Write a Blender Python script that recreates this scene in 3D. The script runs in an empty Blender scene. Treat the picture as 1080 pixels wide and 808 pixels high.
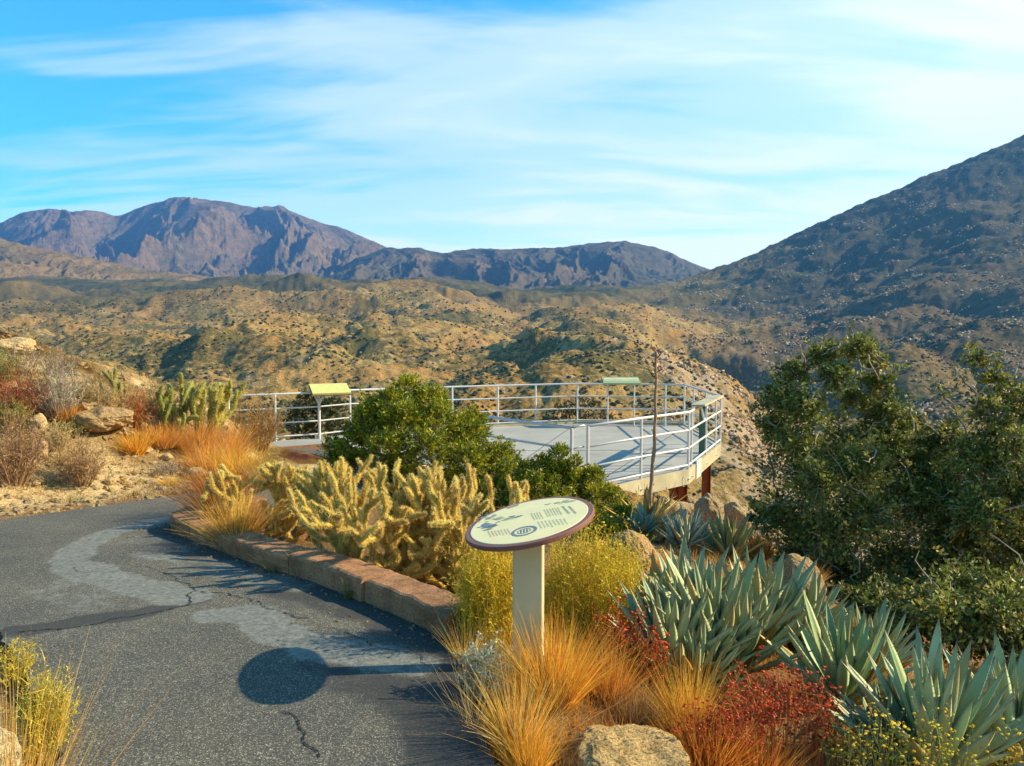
import bpy, math
import numpy as np
from mathutils import Vector, Matrix

R = np.random.RandomState
PI = math.pi
sc = bpy.context.scene
COL = sc.collection

# ------------------------------------------------------------------ camera maths
F = 848.0                      # focal length in pixels of a 1080 wide picture
PITCH = math.atan(64 / F)
CAM = np.array([0.0, 0.0, 1.65])

def ray(px, py):
    x = (px - 540) / F; y = -(py - 404) / F
    c, s = math.cos(PITCH), math.sin(PITCH)
    d = np.array([x, c + y * s, -s + y * c])
    return d / d[1]

def AT(px, py, D):
    return CAM + ray(px, py) * D

# ------------------------------------------------------------------ noise
def _h(ix, iy, seed):
    n = (ix.astype(np.int64) * 374761393 + iy.astype(np.int64) * 668265263 + seed * 1442695041) & 0x7fffffff
    n = ((n ^ (n >> 13)) * 1274126177) & 0x7fffffff
    return ((n ^ (n >> 16)) & 0xffff) / 65535.0 * 2 * PI

def perlin(x, y, seed=0):
    x = np.asarray(x, float); y = np.asarray(y, float)
    ix = np.floor(x); iy = np.floor(y); fx = x - ix; fy = y - iy
    u = fx * fx * fx * (fx * (fx * 6 - 15) + 10); v = fy * fy * fy * (fy * (fy * 6 - 15) + 10)
    def g(a, b):
        t = _h(ix + a, iy + b, seed)
        return np.cos(t) * (fx - a) + np.sin(t) * (fy - b)
    n0 = g(0, 0) * (1 - u) + g(1, 0) * u; n1 = g(0, 1) * (1 - u) + g(1, 1) * u
    return (n0 * (1 - v) + n1 * v) * 1.5

def fbm(x, y, octv=4, seed=0, gain=.5):
    s = 0; a = 1.0
    for i in range(octv):
        s = s + a * perlin(x, y, seed + i * 17); x = x * 2.03 + 5.1; y = y * 2.03 - 3.7; a *= gain
    return s

def ridged(x, y, octv=4, seed=0, gain=.5):
    s = 0; a = 1.0; w = 1.0
    for i in range(octv):
        n = 1 - np.abs(perlin(x, y, seed + i * 13)); n = n * n
        s = s + a * n * w; w = np.clip(n * 1.3, 0, 1); x = x * 2.07 + 3.3; y = y * 2.07 + 1.9; a *= gain
    return s / 1.6

def billow(x, y, octv=4, seed=0, gain=.5):
    s = 0; a = 1.0; w = 1.0
    for i in range(octv):
        n = np.sqrt(perlin(x, y, seed + i * 13) ** 2 + .003); s = s + a * n * w; w = np.clip(.35 + n * 1.6, 0, 1); c, d = .8, .6
        x, y = (x * c - y * d) * 2.1 + 3.3, (x * d + y * c) * 2.1 + 1.9; a *= gain
    return s

def seg_d(x, y, P):
    d = np.full(np.shape(x), 1e9); P = np.asarray(P, float)
    for p, q in zip(P[:-1], P[1:]):
        v = q - p; t = np.clip(((x - p[0]) * v[0] + (y - p[1]) * v[1]) / (v @ v), 0, 1); d = np.minimum(d, np.hypot(x - p[0] - t * v[0], y - p[1] - t * v[1]))
    return d

def sstep(a, b, x):
    t = np.clip((x - a) / (b - a), 0, 1); return t * t * (3 - 2 * t)

# ------------------------------------------------------------------ ground height
def near_z(x, y):
    zp = -.06 * np.clip(y - 4, 0, 6) - .09 * np.clip(y - 10, 0, 8)
    s = -.82 * (x + 4.85) + .57 * (y - 7.61)
    k = sstep(-3.0, -5.8, x) if False else 1 - sstep(-5.8, -3.0, x)
    k2 = 1 - sstep(12.5, 17.5, y)
    bank = .42 * np.clip(s - .7, 0, 9) * k * k2
    sp = np.clip(x - 1.7 + .1 * np.clip(y - 6, 0, 6), 0, 40)
    kd = np.maximum((x + .32) * .695 + (y - 4.2) * .72, x + .05) * sstep(0, 2, y); kd = np.where(y > 7.5, np.maximum(kd * 0, (x + 2.2) * .9), kd)
    plan = .17 * sstep(.15, .75, kd) + .10 * sstep(1.0, 3, kd)
    drop = .26 * sp + .035 * np.clip(sp, 0, 8) ** 2
    far = (.42 * np.clip(y - 13.8, 0, 100) + .3 * np.clip(y - 17, 0, 100)) * sstep(-6.5, -4.2, x)
    far = far + .4 * np.clip(y - 18.5, 0, 100) * (1 - sstep(-6.5, -4.2, x))
    inp = (1 - sstep(-.1, .15, kd)) * (1 - sstep(-.35, .0, s)) * (1 - sstep(12, 13, y))
    lump = .05 * fbm(x * .9, y * .9, 4, 5) * sstep(0, 1.2, np.abs(s)) + .11 * fbm(x * .5, y * .5, 3, 9) * np.clip(s, 0, 2) * .5
    return zp + bank - plan - drop * sstep(0, 3, y + 1) - far + lump * (1 - inp) - .035 * inp

TP = [-300, 0, 300, 450, 600, 700, 760, 850, 950, 1080, 1500]
TD = [60, 150, 300, 500, 800, 1200, 1800, 2500, 3300, 4200]
TY = [[560, 500, 445, 418, 390, 362, 335, 312, 298, 303],
      [560, 500, 445, 418, 388, 360, 335, 312, 297, 302],
      [560, 500, 450, 422, 392, 362, 336, 314, 298, 303],
      [570, 510, 455, 425, 392, 360, 332, 312, 297, 303],
      [600, 520, 470, 435, 400, 365, 338, 322, 308, 312],
      [640, 560, 500, 460, 420, 380, 345, 322, 302, 310],
      [680, 600, 540, 490, 445, 405, 365, 330, 281, 300],
      [700, 640, 570, 510, 455, 410, 360, 310, 238, 270],
      [700, 640, 570, 500, 445, 395, 335, 270, 195, 240],
      [700, 620, 550, 480, 420, 365, 300, 220, 140, 190],
      [680, 600, 520, 450, 390, 330, 280, 220, 130, 160]]
_gp = np.arange(-300, 1501, 10.0); _gl = np.linspace(math.log(60), math.log(4200), 90)
_T = np.array([np.interp(_gl, np.log(TD), r) for r in TY])
_T = np.array([np.interp(_gp, TP, _T[:, j]) for j in range(len(_gl))]).T
for _ in range(3):
    _P = np.pad(_T, ((3, 3), (0, 0)), mode='edge'); _T = sum(_P[i:i + len(_gp)] for i in range(7)) / 7

def table_y(px, D):
    i = np.clip((px + 300) / 10, 0, len(_gp) - 1.001); j = np.clip((np.log(np.maximum(D, 60)) - _gl[0]) / (_gl[1] - _gl[0]), 0, len(_gl) - 1.001)
    i0 = i.astype(int); j0 = j.astype(int); a = i - i0; b = j - j0
    return (_T[i0, j0] * (1 - a) + _T[i0 + 1, j0] * a) * (1 - b) + (_T[i0, j0 + 1] * (1 - a) + _T[i0 + 1, j0 + 1] * a) * b

def hill_z(x, y):
    az = np.clip(np.arctan2(x, y), -.86, .86); r = np.hypot(x, y)
    D = r * np.cos(az); px = 540 + F * np.tan(az)
    z = 1.65 - (table_y(px, D) - 340) * D / F
    wx = x + 60 * fbm(x / 300, y / 300, 2, 3); wy = y + 60 * fbm(x / 300, y / 300, 2, 4)
    crest = 1 - .55 * sstep(2500, 3300, D)
    z = z + np.minimum(.082 * D, 85) * crest * (billow(wx / 640, wy / 480, 3, 11, .42) - .36)
    z = z + np.minimum(.034 * D, 22) * crest * (billow(wx / 200, wy / 200, 5, 23, .5) - .4)
    z = z + 22 * np.exp(-(seg_d(wx, wy, [(40, 1150), (106, 880), (150, 560), (120, 380)]) / 75) ** 2) * sstep(150, 400, D)
    z = z - 48 * np.exp(-(seg_d(wx, wy, [(300, 1500), (335, 950), (215, 560), (130, 250)]) / 85) ** 2) * sstep(120, 350, D)
    z = z + np.minimum(.012 * D, 5) * fbm(x / 38, y / 38, 4, 31)
    return z

def ground_z(x, y):
    x = np.asarray(x, float); y = np.asarray(y, float); r = np.hypot(x, y)
    w = sstep(24, 75, r)
    n = near_z(x, np.where(y < -6, -6 + (y + 6) * .0, y))
    return n * (1 - w) + hill_z(x, y) * w

def G1(x, y): return float(ground_z(np.array([x]), np.array([y]))[0])

_DS = np.concatenate([np.arange(1.6, 30, .02)])
def on_ground(px, py):
    d = ray(px, py)
    P = CAM[None] + d[None] * _DS[:, None]
    g = ground_z(P[:, 0], P[:, 1]); i = np.argmax(P[:, 2] <= g)
    if P[i, 2] > g[i]: i = len(_DS) - 1
    return np.array([P[i, 0], P[i, 1], g[i]])

# ------------------------------------------------------------------ mesh buffer
class Buf:
    def __init__(s): s.v = []; s.c = []; s.q = []; s.t = []; s.n = 0
    def add(s, V, Q=None, T=None, col=(1, 1, 1)):
        V = np.asarray(V, float).reshape(-1, 3); s.v.append(V)
        c = np.asarray(col, float)
        if c.ndim == 1: c = np.tile(c, (len(V), 1))
        s.c.append(c)
        if Q is not None and len(Q): s.q.append(np.asarray(Q, np.int64) + s.n)
        if T is not None and len(T): s.t.append(np.asarray(T, np.int64) + s.n)
        s.n += len(V)
    def build(s, name, mat, parent=None, smooth=False, origin=None, mesh_name=None):
        V = np.concatenate(s.v) if s.v else np.zeros((0, 3)); C = np.concatenate(s.c)
        if origin is not None: V = V - np.asarray(origin)[None]
        q = np.concatenate(s.q) if s.q else np.zeros((0, 4), np.int64)
        t = np.concatenate(s.t) if s.t else np.zeros((0, 3), np.int64)
        me = bpy.data.meshes.new(name)
        me.vertices.add(len(V)); me.vertices.foreach_set('co', V.astype(np.float32).ravel())
        li = np.concatenate([q.ravel(), t.ravel()]).astype(np.int32)
        me.loops.add(len(li)); me.loops.foreach_set('vertex_index', li)
        st = np.concatenate([np.arange(len(q)) * 4, len(q) * 4 + np.arange(len(t)) * 3]).astype(np.int32)
        me.polygons.add(len(st)); me.polygons.foreach_set('loop_start', st)
        me.polygons.foreach_set('use_smooth', np.full(len(st), smooth))
        me.update(calc_edges=True); me.validate(verbose=False)
        a = me.attributes.new('Col', 'FLOAT_COLOR', 'POINT')
        if len(a.data) == len(C):
            a.data.foreach_set('color', np.hstack([C, np.ones((len(C), 1))]).astype(np.float32).ravel())
        if mat: me.materials.append(mat)
        o = bpy.data.objects.new(name, me); COL.objects.link(o)
        if origin is not None: o.location = origin
        if parent is not None: o.parent = parent
        return o

def thing(name, label, cat, loc=(0, 0, 0), group=None, rz=0):
    o = bpy.data.objects.new(name, None); COL.objects.link(o)
    o.location = loc; o.rotation_euler = (0, 0, rz); o.empty_display_size = .1
    o['label'] = label; o['category'] = cat
    if group: o['group'] = group
    return o
def tag(o, label, cat, group=None, kind=None):
    if label: o['label'] = label
    if cat: o['category'] = cat
    if group: o['group'] = group
    if kind: o['kind'] = kind
    return o
def pt(buf, name, mat, parent, smooth=False):
    """part whose vertices were given in world space, parented to an Empty"""
    return buf.build(name, mat, parent, smooth, None) if parent is None else _pw(buf, name, mat, parent, smooth)
def _pw(buf, name, mat, parent, smooth):
    loc = np.array(parent.location) if parent.parent is None else np.zeros(3)
    r = parent.rotation_euler[2]
    buf.v = [v - loc[None] for v in buf.v]
    return buf.build(name, mat, parent, smooth)

def norm(a):
    a = np.asarray(a, float); return a / np.maximum(np.linalg.norm(a, axis=-1, keepdims=True), 1e-9)

def tube(buf, P, rad, sides=6, col=(1, 1, 1), cap=True):
    P = np.asarray(P, float); n = len(P); rad = np.broadcast_to(rad, (n,)).astype(float)
    T = norm(np.gradient(P, axis=0)); up = np.array([0, 0, 1.0])
    if abs(T[0] @ up) > .9: up = np.array([1.0, 0, 0])
    A = np.zeros((n, 3)); a = norm(np.cross(T[0], up))
    for i in range(n):
        a = norm(a - T[i] * (a @ T[i])); A[i] = a
    B = np.cross(T, A); th = np.arange(sides) / sides * 2 * PI
    V = P[:, None] + rad[:, None, None] * (A[:, None] * np.cos(th)[None, :, None] + B[:, None] * np.sin(th)[None, :, None])
    i = np.arange(n - 1)[:, None] * sides; j = np.arange(sides)[None]; k = (j + 1) % sides
    Q = np.stack([i + j, i + k, i + sides + k, i + sides + j], -1).reshape(-1, 4)
    V = V.reshape(-1, 3); Tr = []
    if cap:
        V = np.vstack([V, P[:1], P[-1:]]); c0 = n * sides
        for a_ in range(sides):
            b_ = (a_ + 1) % sides; Tr.append((b_, a_, c0)); Tr.append(((n - 1) * sides + a_, (n - 1) * sides + b_, c0 + 1))
    c = np.asarray(col, float)
    if c.ndim == 2:
        c = np.repeat(c, sides, 0)
        if cap: c = np.vstack([c, c[:1], c[-1:]])
    buf.add(V, Q, Tr, c)

def box(buf, c, size, rot=None, col=(1, 1, 1)):
    s = np.array(size) / 2
    V = np.array([(x, y, z) for x in (-1, 1) for y in (-1, 1) for z in (-1, 1)], float) * s
    if rot is not None: V = V @ np.asarray(rot).T
    Q = [(0, 1, 3, 2), (4, 6, 7, 5), (0, 4, 5, 1), (2, 3, 7, 6), (0, 2, 6, 4), (1, 5, 7, 3)]
    buf.add(V + np.asarray(c), Q, None, col)

def rz(a): c, s = math.cos(a), math.sin(a); return np.array([[c, -s, 0], [s, c, 0], [0, 0, 1.0]])
def rx(a): c, s = math.cos(a), math.sin(a); return np.array([[1, 0, 0], [0, c, -s], [0, s, c]])
def ry(a): c, s = math.cos(a), math.sin(a); return np.array([[c, 0, s], [0, 1, 0], [-s, 0, c]])

def ribbons(buf, O, Dr, L, W, col, bend=0.15, seg=3, rng=None, bdir=None, tip=.1):
    """tapered curved blades; O, Dr (n,3); returns function giving the points at t"""
    rng = rng or R(0); n = len(O); Dr = norm(Dr)
    L = np.broadcast_to(L, (n,)).astype(float); W = np.broadcast_to(W, (n,)).astype(float)
    if bdir is None:
        bdir = rng.normal(size=(n, 3)) * .7 + np.array([0, 0, -.6])
    bend = np.broadcast_to(bend, (n,))
    def at(t, idx=slice(None)):
        t = np.asarray(t)[..., None]
        return O[idx] + Dr[idx] * L[idx][:, None] * t + bdir[idx] * (L[idx] * bend[idx])[:, None] * t * t
    side = norm(np.cross(Dr, rng.normal(size=(n, 3))))
    V = []; cc = []
    col = np.asarray(col, float)
    if col.ndim == 1: col = np.tile(col, (n, 1))
    for k in range(seg + 1):
        t = k / seg; p = at(np.full(n, t)); w = W * (1 - t * (1 - tip))
        V.append(p - side * w[:, None] / 2); V.append(p + side * w[:, None] / 2)
    V = np.stack(V, 1).reshape(-1, 3)
    m = 2 * (seg + 1); b = np.arange(n)[:, None] * m
    Q = np.concatenate([np.stack([b[:, 0] + 2 * k, b[:, 0] + 2 * k + 1, b[:, 0] + 2 * k + 3, b[:, 0] + 2 * k + 2], -1) for k in range(seg)])
    buf.add(V, Q, None, np.repeat(col, m, 0))
    return at

def leaves(buf, P, Dr, L, W, col, rng, flat=0.0):
    n = len(P); Dr = norm(Dr); L = np.broadcast_to(L, (n,))[:, None]; W = np.broadcast_to(W, (n,))[:, None]
    s = norm(np.cross(Dr, rng.normal(size=(n, 3)) + np.array([0, 0, flat])))
    nn = np.cross(Dr, s)
    V = np.stack([P, P + Dr * L * .5 + s * W * .5 + nn * W * .15, P + Dr * L, P + Dr * L * .5 - s * W * .5 + nn * W * .15], 1).reshape(-1, 3)
    b = np.arange(n) * 4
    col = np.asarray(col, float)
    if col.ndim == 1: col = np.tile(col, (n, 1))
    buf.add(V, np.stack([b, b + 1, b + 2, b + 3], -1), None, np.repeat(col, 4, 0))

def jit(col, n, rng, v=.25, h=.08):
    c = np.asarray(col, float)
    if c.ndim == 1: c = np.tile(c, (n, 1))
    return np.clip(c * (1 + rng.normal(size=(n, 1)) * v * .6) * (1 + rng.normal(size=(n, 3)) * h), .005, .95)

# icosphere base
def _ico(sub):
    p = (1 + 5 ** .5) / 2
    V = [(-1, p, 0), (1, p, 0), (-1, -p, 0), (1, -p, 0), (0, -1, p), (0, 1, p), (0, -1, -p), (0, 1, -p), (p, 0, -1), (p, 0, 1), (-p, 0, -1), (-p, 0, 1)]
    T = [(0, 11, 5), (0, 5, 1), (0, 1, 7), (0, 7, 10), (0, 10, 11), (1, 5, 9), (5, 11, 4), (11, 10, 2), (10, 7, 6), (7, 1, 8), (3, 9, 4), (3, 4, 2), (3, 2, 6), (3, 6, 8), (3, 8, 9), (4, 9, 5), (2, 4, 11), (6, 2, 10), (8, 6, 7), (9, 8, 1)]
    V = [tuple(norm(v)) for v in V]
    for _ in range(sub):
        m = {}; N = []
        def mid(a, b):
            k = (min(a, b), max(a, b))
            if k not in m: m[k] = len(V); V.append(tuple(norm(np.add(V[a], V[b]))))
            return m[k]
        for a, b, c in T:
            x, y, z = mid(a, b), mid(b, c), mid(c, a); N += [(a, x, z), (b, y, x), (c, z, y), (x, y, z)]
        T = N
    return np.array(V, float), np.array(T)
ICO = [_ico(i) for i in range(6)]

def n3(P, f, seed, octv=3):
    return (fbm(P[:, 0] * f + P[:, 2] * f * .7, P[:, 1] * f - P[:, 2] * f * .5, octv, seed) + fbm(P[:, 2] * f + 7, P[:, 0] * f + P[:, 1] * f * .6, octv, seed + 50)) * .6

# ------------------------------------------------------------------ materials
def mat(name, rough=.9, spec=.25):
    m = bpy.data.materials.new(name); m.use_nodes = True; nt = m.node_tree; b = nt.nodes['Principled BSDF']
    b.inputs['Roughness'].default_value = rough; b.inputs['Specular IOR Level'].default_value = spec
    return m, nt, b
def nd(nt, t, **kw):
    n = nt.nodes.new(t)
    for k, v in kw.items(): setattr(n, k, v)
    return n
def ramp(nt, src, stops, interp='LINEAR'):
    n = nt.nodes.new('ShaderNodeValToRGB'); nt.links.new(src, n.inputs[0]); n.color_ramp.interpolation = interp
    e = n.color_ramp.elements
    while len(e) < len(stops): e.new(.5)
    for i, (p, c) in enumerate(stops):
        e[i].position = p; e[i].color = (*c, 1) if len(c) == 3 else c
    return n.outputs[0]
def noise(nt, co, scale, detail=4, rough=.6, dist=0, out='Fac'):
    n = nt.nodes.new('ShaderNodeTexNoise'); n.inputs['Scale'].default_value = scale; n.inputs['Detail'].default_value = detail
    n.inputs['Roughness'].default_value = rough; n.inputs['Distortion'].default_value = dist
    nt.links.new(co, n.inputs['Vector']); return n.outputs[out]
def vor(nt, co, scale, feat='F1', out='Distance', rnd=1):
    n = nt.nodes.new('ShaderNodeTexVoronoi'); n.feature = feat; n.inputs['Scale'].default_value = scale
    n.inputs['Randomness'].default_value = rnd
    nt.links.new(co, n.inputs['Vector']); return n.outputs[out]
def mix(nt, fac, a, b, mode='MIX'):
    n = nt.nodes.new('ShaderNodeMix'); n.data_type = 'RGBA'; n.blend_type = mode
    for i, v in ((0, fac), (6, a), (7, b)):
        if hasattr(v, 'links') or hasattr(v, 'is_linked'): nt.links.new(v, n.inputs[i])
        elif i == 0: n.inputs[0].default_value = v
        else: n.inputs[i].default_value = (*v, 1)
    return n.outputs[2]
def mth(nt, op, a, b=0.0, clamp=False):
    n = nt.nodes.new('ShaderNodeMath'); n.operation = op; n.use_clamp = clamp
    for i, v in ((0, a), (1, b)):
        if hasattr(v, 'is_linked'): nt.links.new(v, n.inputs[i])
        else: n.inputs[i].default_value = v
    return n.outputs[0]
def bump(nt, b, h, strength=.5, dist=.02, prev=None):
    n = nt.nodes.new('ShaderNodeBump'); n.inputs['Strength'].default_value = strength; n.inputs['Distance'].default_value = dist
    nt.links.new(h, n.inputs['Height'])
    if prev is not None: nt.links.new(prev, n.inputs['Normal'])
    nt.links.new(n.outputs[0], b.inputs['Normal']); return n.outputs[0]
def gco(nt):
    return nt.nodes.new('ShaderNodeNewGeometry').outputs['Position']
def oco(nt):
    return nt.nodes.new('ShaderNodeTexCoord').outputs['Object']
def att(nt, name='Col', out='Color'):
    n = nt.nodes.new('ShaderNodeAttribute'); n.attribute_name = name; return n.outputs[out]

def foliage(name, trans=.3, rough=.6, spec=.3, bumpy=False):
    m, nt, b = mat(name, rough, spec); c = att(nt); nt.links.new(c, b.inputs['Base Color'])
    t = nt.nodes.new('ShaderNodeBsdfTranslucent'); nt.links.new(c, t.inputs['Color'])
    mx = nt.nodes.new('ShaderNodeMixShader'); mx.inputs[0].default_value = trans
    nt.links.new(b.outputs[0], mx.inputs[1]); nt.links.new(t.outputs[0], mx.inputs[2])
    nt.links.new(mx.outputs[0], nt.nodes['Material Output'].inputs['Surface'])
    if bumpy: bump(nt, b, noise(nt, oco(nt), 60, 3), .4, .004)
    return m
M_LEAF = foliage('leaf', .3, .5, .35); M_GRASS = foliage('dry_blade', .42, .7, .15); M_TWIG = foliage('twig', 0.0, .9, .1)
M_AGAVE = foliage('agave_leaf', .06, .5, .3, True); M_SPINE = foliage('spine', .45, .5, .3)

def bark():
    m, nt, b = mat('bark', .95, .1); c = mix(nt, noise(nt, gco(nt), 30, 5), (.36, .31, .26), (.17, .135, .105)); nt.links.new(mix(nt, 1.0, c, att(nt), 'MULTIPLY'), b.inputs['Base Color'])
    bump(nt, b, noise(nt, gco(nt), 60, 5), .8, .01); return m
M_BARK = bark()

def simple(name, col, rough=.6, metal=0, var=.1, scale=8, bmp=.1, spec=.4):
    m, nt, b = mat(name, rough, spec); b.inputs['Metallic'].default_value = metal
    g = gco(nt); n = noise(nt, g, scale, 6, .65)
    f = ramp(nt, n, [(.25, (1 - var * 2,) * 3), (.75, (1 + var,) * 3)])
    nt.links.new(mix(nt, 1.0, col, f, 'MULTIPLY'), b.inputs['Base Color'])
    bump(nt, b, noise(nt, g, scale * 14, 4), bmp, .003); return m

def granite():
    m, nt, b = mat('granite', .92, .15); g = gco(nt)
    base = mix(nt, noise(nt, g, 3, 5), (.54, .39, .21), (.36, .25, .14))
    sp = ramp(nt, noise(nt, g, 95, 3, .8), [(.40, (.32, .32, .32)), (.5, (1, 1, 1)), (.60, (1.05, 1.05, 1.0)), (.68, (1.7, 1.6, 1.4))])
    lich = ramp(nt, noise(nt, g, 14, 6, .7), [(.5, (1, 1, 1)), (.66, (.55, .52, .48))])
    c = mix(nt, 1.0, mix(nt, 1.0, base, sp, 'MULTIPLY'), lich, 'MULTIPLY')
    nt.links.new(mix(nt, 1.0, c, att(nt), 'MULTIPLY'), b.inputs['Base Color'])
    p = bump(nt, b, noise(nt, g, 12, 8, .7), .9, .05); bump(nt, b, noise(nt, g, 120, 4, .7), .6, .008, p)
    return m
M_ROCK = granite()

def ground_mat():
    m, nt, b = mat('desert_soil', .97, .08); g = gco(nt)
    base = att(nt)
    n1 = ramp(nt, noise(nt, g, 2.2, 8, .7), [(.3, (.62, .6, .58)), (.7, (1.2, 1.18, 1.12))])
    peb = ramp(nt, vor(nt, g, 45), [(.0, (1.35, 1.3, 1.2)), (.35, (.95, .95, .95)), (.7, (.62, .6, .58))])
    fine = ramp(nt, noise(nt, g, 160, 3, .8), [(.35, (.6, .58, .56)), (.65, (1.25, 1.22, 1.2))])
    c = mix(nt, 1.0, mix(nt, 1.0, mix(nt, 1.0, base, n1, 'MULTIPLY'), peb, 'MULTIPLY'), fine, 'MULTIPLY')
    nt.links.new(c, b.inputs['Base Color'])
    p = bump(nt, b, noise(nt, g, 6, 8, .75), .8, .06); bump(nt, b, vor(nt, g, 45), -.7, .012, p)
    return m

def hill_mat():
    m, nt, b = mat('scrub_hillside', .98, .05); g = gco(nt)
    soil = mix(nt, ramp(nt, noise(nt, g, .009, 7, .7), [(.38, (0, 0, 0)), (.62, (1, 1, 1))]), (.45, .235, .07), (.42, .285, .10))
    soil = mix(nt, ramp(nt, noise(nt, g, .03, 6, .7), [(.55, (0, 0, 0)), (.72, (1, 1, 1))]), soil, (.48, .37, .24))
    big = noise(nt, g, .004, 5, .6)
    v = noise(nt, g, .11, 5, .75)
    vv = mth(nt, 'ADD', v, mth(nt, 'MULTIPLY', mth(nt, 'SUBTRACT', big, .5), .9))
    veg = ramp(nt, vv, [(.47, (0, 0, 0)), (.56, (1, 1, 1))])
    green = mix(nt, noise(nt, g, .05, 3), (.05, .062, .02), (.105, .098, .035))
    # bushier with distance/height (attribute red)
    a = att(nt)
    sep = nt.nodes.new('ShaderNodeSeparateColor'); nt.links.new(a, sep.inputs[0])
    amt = mth(nt, 'MULTIPLY', mth(nt, 'MAXIMUM', mth(nt, 'MULTIPLY', veg, .85), sep.outputs[0]), 1.0, True)
    veg2 = ramp(nt, noise(nt, g, .35, 3, .7), [(.5, (0, 0, 0)), (.56, (1, 1, 1))])
    amt = mth(nt, 'MAXIMUM', amt, mth(nt, 'MULTIPLY', veg2, .45))
    c = mix(nt, amt, soil, green)
    rock = ramp(nt, mth(nt, 'ADD', noise(nt, g, .06, 9, .8), mth(nt, 'MULTIPLY', mth(nt, 'SUBTRACT', sep.outputs[1], .35), .11)), [(.60, (0, 0, 0)), (.66, (1, 1, 1))])
    rk = mth(nt, 'MULTIPLY', rock, mth(nt, 'MINIMUM', sep.outputs[1], .85))
    c = mix(nt, rk, c, (.44, .33, .22))
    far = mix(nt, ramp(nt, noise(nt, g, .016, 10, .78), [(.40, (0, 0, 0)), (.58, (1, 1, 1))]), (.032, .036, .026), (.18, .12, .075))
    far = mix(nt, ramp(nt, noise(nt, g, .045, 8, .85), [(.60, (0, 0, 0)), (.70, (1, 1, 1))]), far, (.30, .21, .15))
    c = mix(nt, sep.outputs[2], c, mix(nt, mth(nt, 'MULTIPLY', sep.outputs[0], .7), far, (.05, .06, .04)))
    nt.links.new(c, b.inputs['Base Color'])
    p = bump(nt, b, noise(nt, g, .022, 11, .70), 1.0, 10.0); bump(nt, b, noise(nt, g, .5, 4, .7), 1.0, 1.2, p)
    return m
M_HILL = hill_mat()

# ------------------------------------------------------------------ terrain sheets
def polar(name, az, r, mt, colf, dz=0.0, close=False):
    A, Rr = np.meshgrid(az, r, indexing='ij'); X = Rr * np.sin(A); Y = Rr * np.cos(A)
    Z = ground_z(X, Y) + dz; n, m = A.shape
    V = np.stack([X, Y, Z], -1).reshape(-1, 3)
    i = np.arange(n if close else n - 1)[:, None]; j = np.arange(m - 1)[None]; i2 = (i + 1) % n
    Q = np.stack([i * m + j, i * m + j + 1, i2 * m + j + 1, i2 * m + j], -1).reshape(-1, 4)
    b = Buf(); T = None
    if close:
        V = np.vstack([V, [[0, 0, G1(0, 0)]]]); c = n * m
        T = [(c, k * m, ((k + 1) % n) * m) for k in range(n)]
    b.add(V, Q, T, colf(V))
    o = b.build(name, mt, None, True); o['kind'] = 'structure'; return o

def ground_col(V):
    x, y = V[:, 0], V[:, 1]
    s = -.82 * (x + 4.85) + .57 * (y - 7.61)
    sand = np.array([.76, .57, .30]); bank = np.array([.60, .41, .18]); litter = np.array([.36, .20, .085]); brown = np.array([.30, .19, .10])
    n = (fbm(x * .8, y * .8, 4, 77)[:, None] + .5).clip(0, 1)
    wl = sstep(0, .5, s)[:, None]; c = litter * (1 - n) + brown * n
    c = c * (1 - wl) + wl * (sand * (1 - sstep(.6, 2.4, s)[:, None] * .7 * n) + (bank - sand) * sstep(.6, 2.4, s)[:, None] * n)
    fr = sstep(10, 14, y)[:, None] * (1 - wl)
    c = c * (1 - fr) + np.array([.42, .26, .12]) * fr
    return np.clip(c, .02, .9)

azf = np.radians(np.concatenate([np.arange(-180, -42, 3.0), np.arange(-42, 42, .18), np.arange(42, 180, 3.0)]))
polar('ground', azf, np.exp(np.arange(math.log(.7), math.log(46), .0125)), ground_mat(), ground_col, 0, True)

def hill_col(V):
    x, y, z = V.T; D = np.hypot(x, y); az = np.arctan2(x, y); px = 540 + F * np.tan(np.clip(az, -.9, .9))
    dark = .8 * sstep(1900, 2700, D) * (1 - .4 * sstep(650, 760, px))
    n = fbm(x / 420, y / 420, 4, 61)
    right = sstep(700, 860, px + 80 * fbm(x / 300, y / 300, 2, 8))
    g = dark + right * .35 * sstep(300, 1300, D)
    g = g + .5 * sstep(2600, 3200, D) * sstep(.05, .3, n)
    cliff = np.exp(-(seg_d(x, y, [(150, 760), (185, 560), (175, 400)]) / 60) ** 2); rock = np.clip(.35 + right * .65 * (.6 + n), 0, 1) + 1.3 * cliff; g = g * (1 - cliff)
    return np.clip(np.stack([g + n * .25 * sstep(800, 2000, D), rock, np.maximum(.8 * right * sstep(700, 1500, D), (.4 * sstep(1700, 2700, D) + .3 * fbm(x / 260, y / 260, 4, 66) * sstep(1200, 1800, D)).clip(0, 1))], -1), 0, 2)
azh = np.radians(np.concatenate([np.arange(-180, -40, 2.5), np.arange(-40, 40, .095), np.arange(40, 180, 2.5)]))
polar('hills', azh, np.exp(np.arange(math.log(44.5), math.log(4200), .0062)), M_HILL, hill_col, -.03)['label'] = 'tan and olive scrub covered hills falling into a canyon'

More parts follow.
